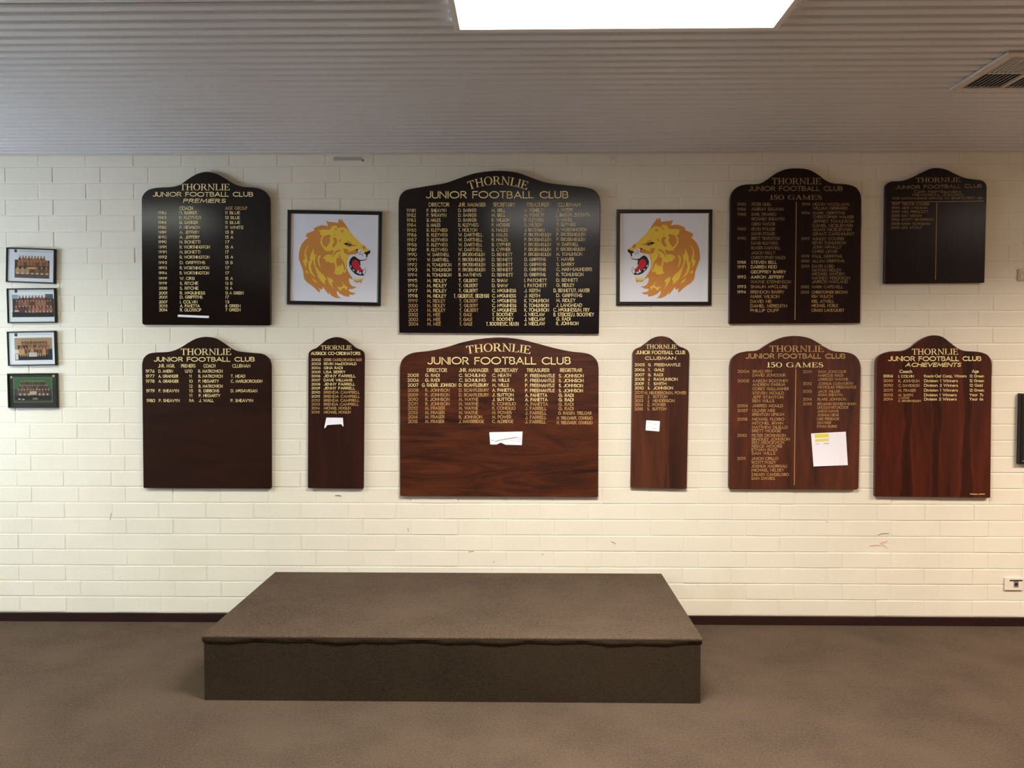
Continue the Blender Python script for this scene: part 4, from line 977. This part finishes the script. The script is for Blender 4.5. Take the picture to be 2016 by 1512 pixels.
OR_, YE, WH, BK, RD = (222, 148, 66), (252, 214, 72), (242, 244, 250), (18, 16, 20), (206, 26, 48)
LION = [
 (OR_, [(965,360),(930,300),(890,250),(870,215),(862,250),(840,210),(825,245),(820,275),(760,265),(700,262),(650,250),(665,285),(680,325),(620,312),(570,315),(500,345),(470,365),(490,370),(470,395),(420,415),(365,440),(375,455),(360,470),(385,485),(400,490),(350,530),(310,580),(285,640),(270,720),(268,790),(285,840),(300,880),(320,930),(335,980),(340,1040),(355,1090),(400,1135),(450,1165),(500,1205),(540,1245),(572,1268),(575,1235),(562,1205),(605,1228),(615,1185),(640,1220),(680,1270),(708,1302),(700,1262),(740,1310),(800,1340),(875,1345),(835,1310),(815,1270),(820,1235),(860,1280),(920,1310),(990,1322),(1000,1300),(985,1283),(1020,1292),(1060,1287),(1080,1262),(1030,1258),(990,1240),(985,1212),(1040,1210),(1097,1178),(1050,1175),(1010,1150),(990,1110),(985,1070),(1000,1050),(1030,1075),(1040,1040),(990,990),(960,930),(980,780),(1100,700),(1215,625),(1150,560),(1060,480),(1000,410)]),
 (YE, [(720,350),(735,320),(800,310),(815,350),(860,335),(920,335),(960,370),(990,405),(1030,450),(1090,500),(1150,560),(1200,600),(1280,655),(1210,682),(1150,645),(1100,640),(1060,650),(1030,665),(960,690),(940,720),(1000,720),(975,740),(950,790),(945,850),(950,930),(935,975),(920,985),(905,960),(880,1005),(820,1010),(770,990),(785,960),(790,900),(775,835),(720,845),(700,825),(660,830),(640,790),(610,780),(640,740),(690,725),(740,730),(760,690),(755,655),(700,680),(640,670),(630,640),(660,620),(690,580),(715,530),(700,490),(722,465),(690,430),(720,400),(700,370)]),
 (YE, [(545,385),(620,372),(710,375),(735,400),(690,445),(620,465),(595,520),(605,580),(635,612),(665,640),(650,672),(605,620),(572,560),(577,500),(600,462),(555,432),(580,420)]),
 (OR_, [(745,488),(780,478),(812,510),(808,570),(770,622),(735,612),(752,570),(772,540),(755,512)]),
 (OR_, [(890,640),(930,640),(985,655),(955,675),(990,690),(940,712),(905,692),(915,668)]),
 (OR_, [(800,785),(830,758),(885,800),(880,850),(860,895),(845,870),(825,905),(805,855)]),
 (OR_, [(850,650),(790,672),(752,735),(748,775),(775,728),(810,690),(862,672)]),
 (OR_, [(885,675),(850,715),(868,775),(915,835),(935,920),(925,960),(905,880),(862,805),(838,740)]),
 (OR_, [(1180,580),(1212,600),(1222,628),(1190,645),(1168,612)]),
 (OR_, [(1020,572),(1105,590),(1050,598),(985,612),(935,605),(985,596)]),
 (OR_, [(850,500),(868,512),(862,542),(820,535),(850,528)]),
 (OR_, [(782,345),(800,352),(802,385),(786,378)]), (OR_, [(862,372),(880,380),(874,412),(862,402)]), (OR_, [(765,430),(782,442),(772,460)]),
 (OR_, [(940,515),(1010,548),(1030,565),(960,540)]), (OR_, [(885,370),(898,378),(896,412),(884,400)]),
 (YE, [(430,590),(385,620),(355,680),(350,740),(360,790),(328,820),(350,880),(382,922),(375,860),(397,830),(385,770),(370,720),(375,660),(400,620)]),
 (YE, [(475,645),(445,715),(425,770),(432,800),(402,850),(410,930),(440,1000),(512,1058),(455,965),(442,890),(462,820),(492,740)]),
 (YE, [(535,685),(505,735),(475,740),(470,800),(490,880),(520,960),(545,1040),(570,1085),(605,1118),(650,1155),(642,1110),(665,1075),(625,1015),(565,965),(515,900),(498,820),(510,745)]),
 (YE, [(588,735),(560,790),(565,850),(582,920),(545,860),(535,790),(548,745)]),
 (YE, [(675,1042),(740,1068),(768,1102),(742,1130),(752,1175),(778,1222),(722,1155),(690,1105)]),
 (YE, [(880,1098),(920,1155),(967,1185),(950,1232),(930,1195),(900,1198),(862,1238),(815,1175),(870,1190),(908,1165)]),
 (YE, [(455,1052),(520,1105),(548,1138),(490,1112)]), (YE, [(365,945),(425,992),(385,985),(378,1008)]),
 (WH, [(1100,652),(1140,640),(1180,665),(1215,700),(1232,745),(1262,700),(1284,700),(1278,740),(1250,768),(1200,792),(1130,792),(1095,770),(1060,745),(1020,748),(988,810),(988,880),(1010,940),(1060,990),(1120,1012),(1192,1015),(1196,1042),(1150,1058),(1080,1062),(1040,1056),(1000,1005),(972,960),(955,900),(952,820),(975,752),(1000,722),(1060,715),(1120,708)]),
 (BK, [(1190,690),(1240,672),(1282,653),(1284,690),(1250,718),(1236,762),(1222,750),(1226,722),(1206,706)]),
 (BK, [(1050,740),(1082,755),(1112,782),(1150,794),(1200,790),(1254,764),(1248,782),(1200,800),(1150,808),(1142,830),(1148,862),(1135,880),(1155,912),(1178,937),(1200,920),(1217,904),(1224,930),(1222,975),(1210,992),(1192,1016),(1120,1014),(1070,992),(1020,942),(990,890),(984,830),(1008,775)]),
 (RD, [(1040,802),(1080,790),(1112,812),(1130,850),(1140,898),(1172,940),(1205,922),(1180,958),(1140,962),(1090,950),(1050,910),(1018,858)]),
 (WH, [(1226,782),(1257,766),(1262,790),(1242,842)]), (WH, [(1138,812),(1168,808),(1150,864)]), (WH, [(1220,906),(1217,972),(1195,1002),(1178,975),(1192,935)]),
 (WH, [(1122,935),(1130,985),(1092,975)]), (WH, [(1000,868),(1016,880),(1022,908),(1004,896)]), (WH, [(1140,968),(1170,975),(1150,998),(1125,992)]), (WH, [(1040,925),(1062,940),(1058,958),(1036,940)]),
 (YE, [(1030,1062),(1090,1072),(1150,1062),(1184,1048),(1165,1090),(1158,1127),(1140,1100),(1110,1117),(1060,1100)]),
 (OR_, [(1060,1090),(1110,1100),(1148,1085),(1170,1075),(1158,1127),(1140,1102),(1110,1117),(1070,1106)]),
 (BK, [(900,568),(950,552),(1022,574),(995,597),(955,592),(925,580)]), (OR_, [(962,566),(985,566),(988,582),(966,582)]), (BK, [(970,568),(980,568),(980,580),(970,580)]),
 (BK, [(1085,640),(1118,644),(1092,668),(1080,660)]),
] + [(BK, [(x, y), (x + 14, y - 4), (x + 16, y + 6), (x + 4, y + 10)]) for x, y in ((1100, 682), (1130, 690), (1128, 712), (1160, 700), (1165, 722), (1142, 668))]

def lion(label, quad, src, mirror):
    t, f, mb = frame('framed_picture', label, quad, 0.022, 0.021, plain('picture_paper', (242, 244, 250), .6), 'framed lion pictures', gilt=True, glazed=False)
    x0, y0, x1, y1 = 105, 105, 1442, 1442
    def fn(x, y, lay):
        u = (x - x0) / (x1 - x0); v = (y - y0) / (y1 - y0)
        return f(1 - u if mirror else u, v, lay)
    p = Print(fn)
    for rgb, pts in LION: p.poly(pts, rgb)
    mk('lion_print', p.V, p.F, M['print'], mb, cols=p.C)
k_ = 7.2
lion('black framed roaring lion head facing right, between the upper left and centre boards', [(550 + a / k_, 400 + b_ / k_) for a, b_ in ((107, 92), (1447, 117), (1437, 1455), (103, 1430))], None, False)
lion('black framed roaring lion head facing left, between the upper centre and right boards', [(1200 + a / k_, 400 + b_ / k_) for a, b_ in ((108, 90), (1465, 88), (1445, 1445), (92, 1445))], None, True)

def team(label, og, quad, spec):
    t, f, mb = frame('team_photo', label, [(og[0] + a / 8.4, og[1] + b_ / 8.4) for a, b_ in quad], 0.026, 0.0075, plain('photo_mount', spec['mat'], .6), 'framed team photographs')
    p = Print(lambda u, v, lay: f(u, v, lay))
    rnd = random.Random(spec['seed'])
    for pts, rgb in spec['back']: p.poly(pts, rgb)
    for (v, u0, u1, n, sz, cols, skin) in spec['rows']:
        p.lay += 1
        for i in range(n):
            u = u0 + (u1 - u0) * (i + .5) / n + rnd.uniform(-.004, .004); vv = v + rnd.uniform(-.008, .008); wd = (u1 - u0) / n * .46
            c = rnd.choice(cols); c = tuple(max(0, min(255, q + rnd.randint(-10, 10))) for q in c)
            p.poly([(u - wd, vv + sz), (u - wd, vv + sz * .28), (u - wd * .5, vv + sz * .1), (u + wd * .5, vv + sz * .1), (u + wd, vv + sz * .28), (u + wd, vv + sz)], c, False)
        p.lay += 1
        for i in range(n):
            u = u0 + (u1 - u0) * (i + .5) / n; wd = min((u1 - u0) / n * .3, .02)
            p.poly([(u + wd * math.cos(q * 1.047), v - wd * .2 + wd * 1.6 * math.sin(q * 1.047)) for q in range(6)], skin, False)
            p.poly([(u - wd * .95, v - wd * .7), (u, v - wd * 2.0), (u + wd * .95, v - wd * .7)], (60, 40, 30), False)
    for pts, rgb in spec['front']: p.poly(pts, rgb)
    mk('photo_print', p.V, p.F, M['print'], mb, cols=p.C)
def rc_(u0, v0, u1, v1): return [(u0, v0), (u1, v0), (u1, v1), (u0, v1)]
def circ(u, v, r, asp=1.45, n=12): return [(u + r * math.cos(6.2832 * i / n), v + r * asp * math.sin(6.2832 * i / n)) for i in range(n)]
BR = [(132, 84, 46), (150, 96, 52), (116, 70, 40), (168, 112, 60)]
team('uppermost of the four small team photographs, brown jumpers and wide white mount', (0, 470), [(92, 140), (898, 168), (895, 743), (92, 715)], dict(seed=1, mat=(240, 246, 250),
     back=[(circ(.18, .09, .032), (60, 60, 72)), (rc_(.27, .085, .95, .10), (184, 194, 204)), (rc_(.165, .34, .88, .86), (72, 52, 40)), (rc_(.165, .74, .88, .86), (98, 80, 74))],
     rows=[(.25, .24, .80, 9, .16, BR, (196, 150, 116)), (.37, .22, .86, 10, .14, BR, (202, 156, 122)), (.56, .18, .87, 7, .18, [(120, 74, 42), (150, 104, 60), (196, 160, 110)], (206, 160, 124))],
     front=[(rc_(.45, .54, .60, .60), (222, 180, 120))] + [(rc_(.20 + i * .1, .71, .26 + i * .1, .75), (222, 208, 184)) for i in range(7)]))
team('second of the four small team photographs, a long crowded group on a white mount', (0, 470), [(97, 820), (905, 814), (912, 1388), (120, 1396)], dict(seed=2, mat=(240, 247, 250),
     back=[(circ(.18, .08, .034), (64, 64, 76)), (rc_(.27, .075, .96, .09), (184, 194, 204)), (rc_(.09, .18, .22, .30), (150, 180, 190)), (rc_(.78, .17, .94, .4), (84, 92, 100)), (rc_(.10, .3, .96, .82), (60, 42, 44)), (rc_(.09, .68, .95, .83), (26, 24, 36))],
     rows=[(.24, .22, .82, 9, .16, [(110, 74, 60), (60, 40, 40)], (196, 152, 124)), (.36, .16, .92, 13, .15, [(186, 120, 84), (150, 92, 64), (96, 60, 50)], (206, 160, 130)), (.52, .14, .93, 11, .18, [(150, 96, 76), (176, 120, 90), (90, 60, 54)], (210, 166, 134))],
     front=[(rc_(.14, .63, .23, .67), (222, 216, 210))] + [(rc_(.36 + i * .075, .64, .385 + i * .075, .70), (214, 180, 150)) for i in range(8)]))
team('third of the four small team photographs, tan group with dark foreground on a white mount', (0, 640), [(103, 105), (905, 94), (918, 663), (125, 678)], dict(seed=3, mat=(240, 247, 252),
     back=[(circ(.175, .10, .036), (64, 64, 74)), (rc_(.25, .09, .93, .105), (180, 190, 202)), (rc_(.14, .19, .92, .84), (176, 150, 116)), (rc_(.14, .68, .92, .84), (24, 20, 22)), (rc_(.83, .52, .92, .82), (34, 34, 56))],
     rows=[(.27, .28, .82, 9, .15, [(150, 100, 56), (120, 78, 46)], (196, 150, 110)), (.38, .20, .86, 12, .15, [(160, 110, 60), (130, 84, 46), (70, 44, 34)], (204, 158, 116)), (.50, .22, .84, 10, .18, [(200, 154, 96), (160, 112, 66), (110, 72, 46)], (208, 162, 120))],
     front=[(rc_(.14, .53, .22, .64), (224, 222, 216)), (rc_(.15, .66, .21, .82), (220, 214, 206)), (rc_(.43, .62, .60, .74), (206, 202, 190))] + [(rc_(.25 + i * .045, .64, .27 + i * .045, .73), (206, 160, 112)) for i in range(4)] + [(rc_(.62 + i * .045, .64, .64 + i * .045, .73), (206, 160, 112)) for i in range(4)]))
team('lowest of the four small team photographs, dark green mount and grass background', (0, 640), [(105, 800), (918, 795), (940, 1368), (130, 1373)], dict(seed=4, mat=(38, 44, 34),
     back=[(circ(.07, .11, .026), (190, 180, 120)), (circ(.93, .08, .028), (190, 180, 120)), (rc_(.11, .12, .90, .84), (140, 146, 112)), (rc_(.12, .13, .89, .83), (58, 104, 52)), (rc_(.12, .45, .89, .70), (44, 62, 42)), (rc_(.12, .64, .89, .78), (26, 26, 26)), (rc_(.12, .77, .89, .83), (70, 66, 40))],
     rows=[(.23, .26, .76, 9, .15, [(52, 48, 44), (84, 64, 50)], (176, 140, 112)), (.35, .22, .82, 12, .15, [(92, 68, 50), (60, 48, 42), (120, 92, 64)], (182, 146, 116)), (.47, .18, .86, 11, .18, [(96, 72, 54), (66, 54, 46)], (188, 152, 122))],
     front=[(rc_(.44, .52, .58, .62), (202, 186, 160))] + [(rc_(.22 + i * .09, .58, .27 + i * .09, .64), (190, 160, 130)) for i in range(3)] + [(rc_(.62 + i * .08, .58, .66 + i * .08, .64), (190, 160, 130)) for i in range(3)] + [(rc_(.2, .73, .25, .76), (210, 206, 196)), (rc_(.28, .74, .33, .77), (200, 196, 186)), (rc_(.5, .71, .6, .76), (150, 140, 80))]))
# frame cut by the right edge of the picture
frame('framed_picture', 'black framed dark picture at the far right edge, beside the achievements board', [(2011, 775.5), (2150, 774), (2143, 915), (2006.8, 913)], 0.035, 0.022, plain('dark_print', (14, 14, 15), .6), None, glazed=False)

# ------------------------------------------------------------------ wall fittings
a_, c_ = wp(1977.5, 1162, -.008), wp(2016, 1137, -.008)
xw = .115
t = empty('wall_socket', (a_.x + xw / 2, 0, a_.z), 'small white wall socket plate low on the wall at the right edge', 'wall socket')
zt = c_.z
box('plate', a_.x, a_.x + xw, -.011, -.003, a_.z, zt, M['white_plastic'], t, bev=.003)
sc = (zt - a_.z) / 25.0
box('slot', a_.x + 9.0 * sc, a_.x + 33.5 * sc, -.0118, -.0105, zt - 7.0 * sc, zt - 4.4 * sc, M['dark_plastic'], t)
box('socket_surround', a_.x + 17 * sc, a_.x + 26 * sc, -.0124, -.0105, zt - 19 * sc, zt - 7.0 * sc, M['grey_plastic'], t)
V = []; cx, cz, rr = a_.x + 21.5 * sc, zt - 13.0 * sc, 3.4 * sc
V = [(cx + rr * math.cos(i * .5236), -.0126, cz + rr * math.sin(i * .5236)) for i in range(12)] + [(cx + rr * math.cos(i * .5236), -.0112, cz + rr * math.sin(i * .5236)) for i in range(12)]
fixn(mk('socket_hole', V, [tuple(range(12)), tuple(range(23, 11, -1))] + [(i, (i + 1) % 12, 12 + (i + 1) % 12, 12 + i) for i in range(12)], M['dark_plastic'], t))
# light switch cut by the right edge
a_, c_ = wp(2004, 553, -.008), wp(2016, 530, -.008)
t = empty('light_switch', (a_.x + .036, 0, a_.z), 'small pale switch plate on the wall below the memorial board, at the right edge', 'light switch')
box('plate', a_.x, a_.x + .072, -.010, -.003, a_.z, c_.z, plain('beige_plastic', (206, 184, 158), .3), t, bev=.002)
box('rocker', a_.x + .014, a_.x + .026, -.0145, -.0095, a_.z + .016, a_.z + .036, plain('white_rocker', (250, 240, 222), .25), t, bev=.002)
box('top_trim', a_.x + .010, a_.x + .062, -.0125, -.0095, c_.z - .010, c_.z - .005, M['white_plastic'], t)
# old tape under the ceiling
a_, c_ = wp(657, 318, -.003), wp(712, 309, -.003)
t = empty('tape_residue', ((a_.x + c_.x) / 2, 0, a_.z), 'dull strip of old tape just under the ceiling above the right-facing lion', 'tape')
box('strip', a_.x, c_.x, -.0050, -.003, a_.z + .006, c_.z, plain('grey_tape', (186, 178, 176), .5), t)
box('tape_end', a_.x - .006, a_.x - .001, -.0055, -.003, a_.z + .002, a_.z + .010, plain('pale_tape', (232, 226, 214), .5), t)
box('tape_end', c_.x + .002, c_.x + .013, -.0055, -.003, a_.z, a_.z + .014, plain('dark_tape', (116, 108, 88), .5), t)
a_, c_ = wp(1201, 314.5, -.003), wp(1210, 307.5, -.003)
t = empty('adhesive_square', ((a_.x + c_.x) / 2, 0, a_.z), 'tiny pale adhesive square just under the ceiling, right of the centre board', 'tape')
box('pad', a_.x, c_.x, -.0060, -.003, a_.z, c_.z, plain('pale_pad', (226, 220, 214), .5), t, bev=.0006)
# scuffs on the painted bricks
M['scuff'] = plain('grey_scuff', (150, 132, 110), .7); M['red_scuff'] = plain('red_scuff', (222, 160, 136), .7)
def scuff(pts, t_, mat, y=-.0028):
    V2, F2 = [], []; stroke(pts, t_, V2, F2, cap=False)
    V3 = [tuple(wp(p[0], p[1], y)) for p in V2]
    mk('scuff_mark', V3, F2, M[mat], wall)
scuff([(1729, 1053.5), (1735, 1051), (1742, 1050), (1750, 1050.4)], 1.1, 'scuff')
scuff([(1747, 1065), (1741, 1067.5), (1733, 1069), (1738, 1072), (1743, 1075.5), (1747, 1080)], .9, 'red_scuff')
scuff([(1712, 1074.5), (1724, 1073.3), (1735, 1073.5)], .8, 'red_scuff')
scuff([(660, 976), (666, 975), (672, 977)], 1.5, 'scuff'); scuff([(1203, 1066), (1208, 1068), (1212, 1071)], 1.0, 'scuff')
scuff([(922, 1087), (927, 1085.5), (933, 1085.5)], .9, 'scuff'); scuff([(803, 1040), (804, 1046)], 1.2, 'scuff')
scuff([(219, 1010), (218, 1018), (216, 1024)], 1.3, 'scuff'); scuff([(1628, 1027), (1630, 1028)], 1.6, 'scuff')
scuff([(1066, 1090), (1070, 1092.5)], .9, 'scuff'); scuff([(971, 1105), (973, 1107.5)], 1.3, 'scuff')
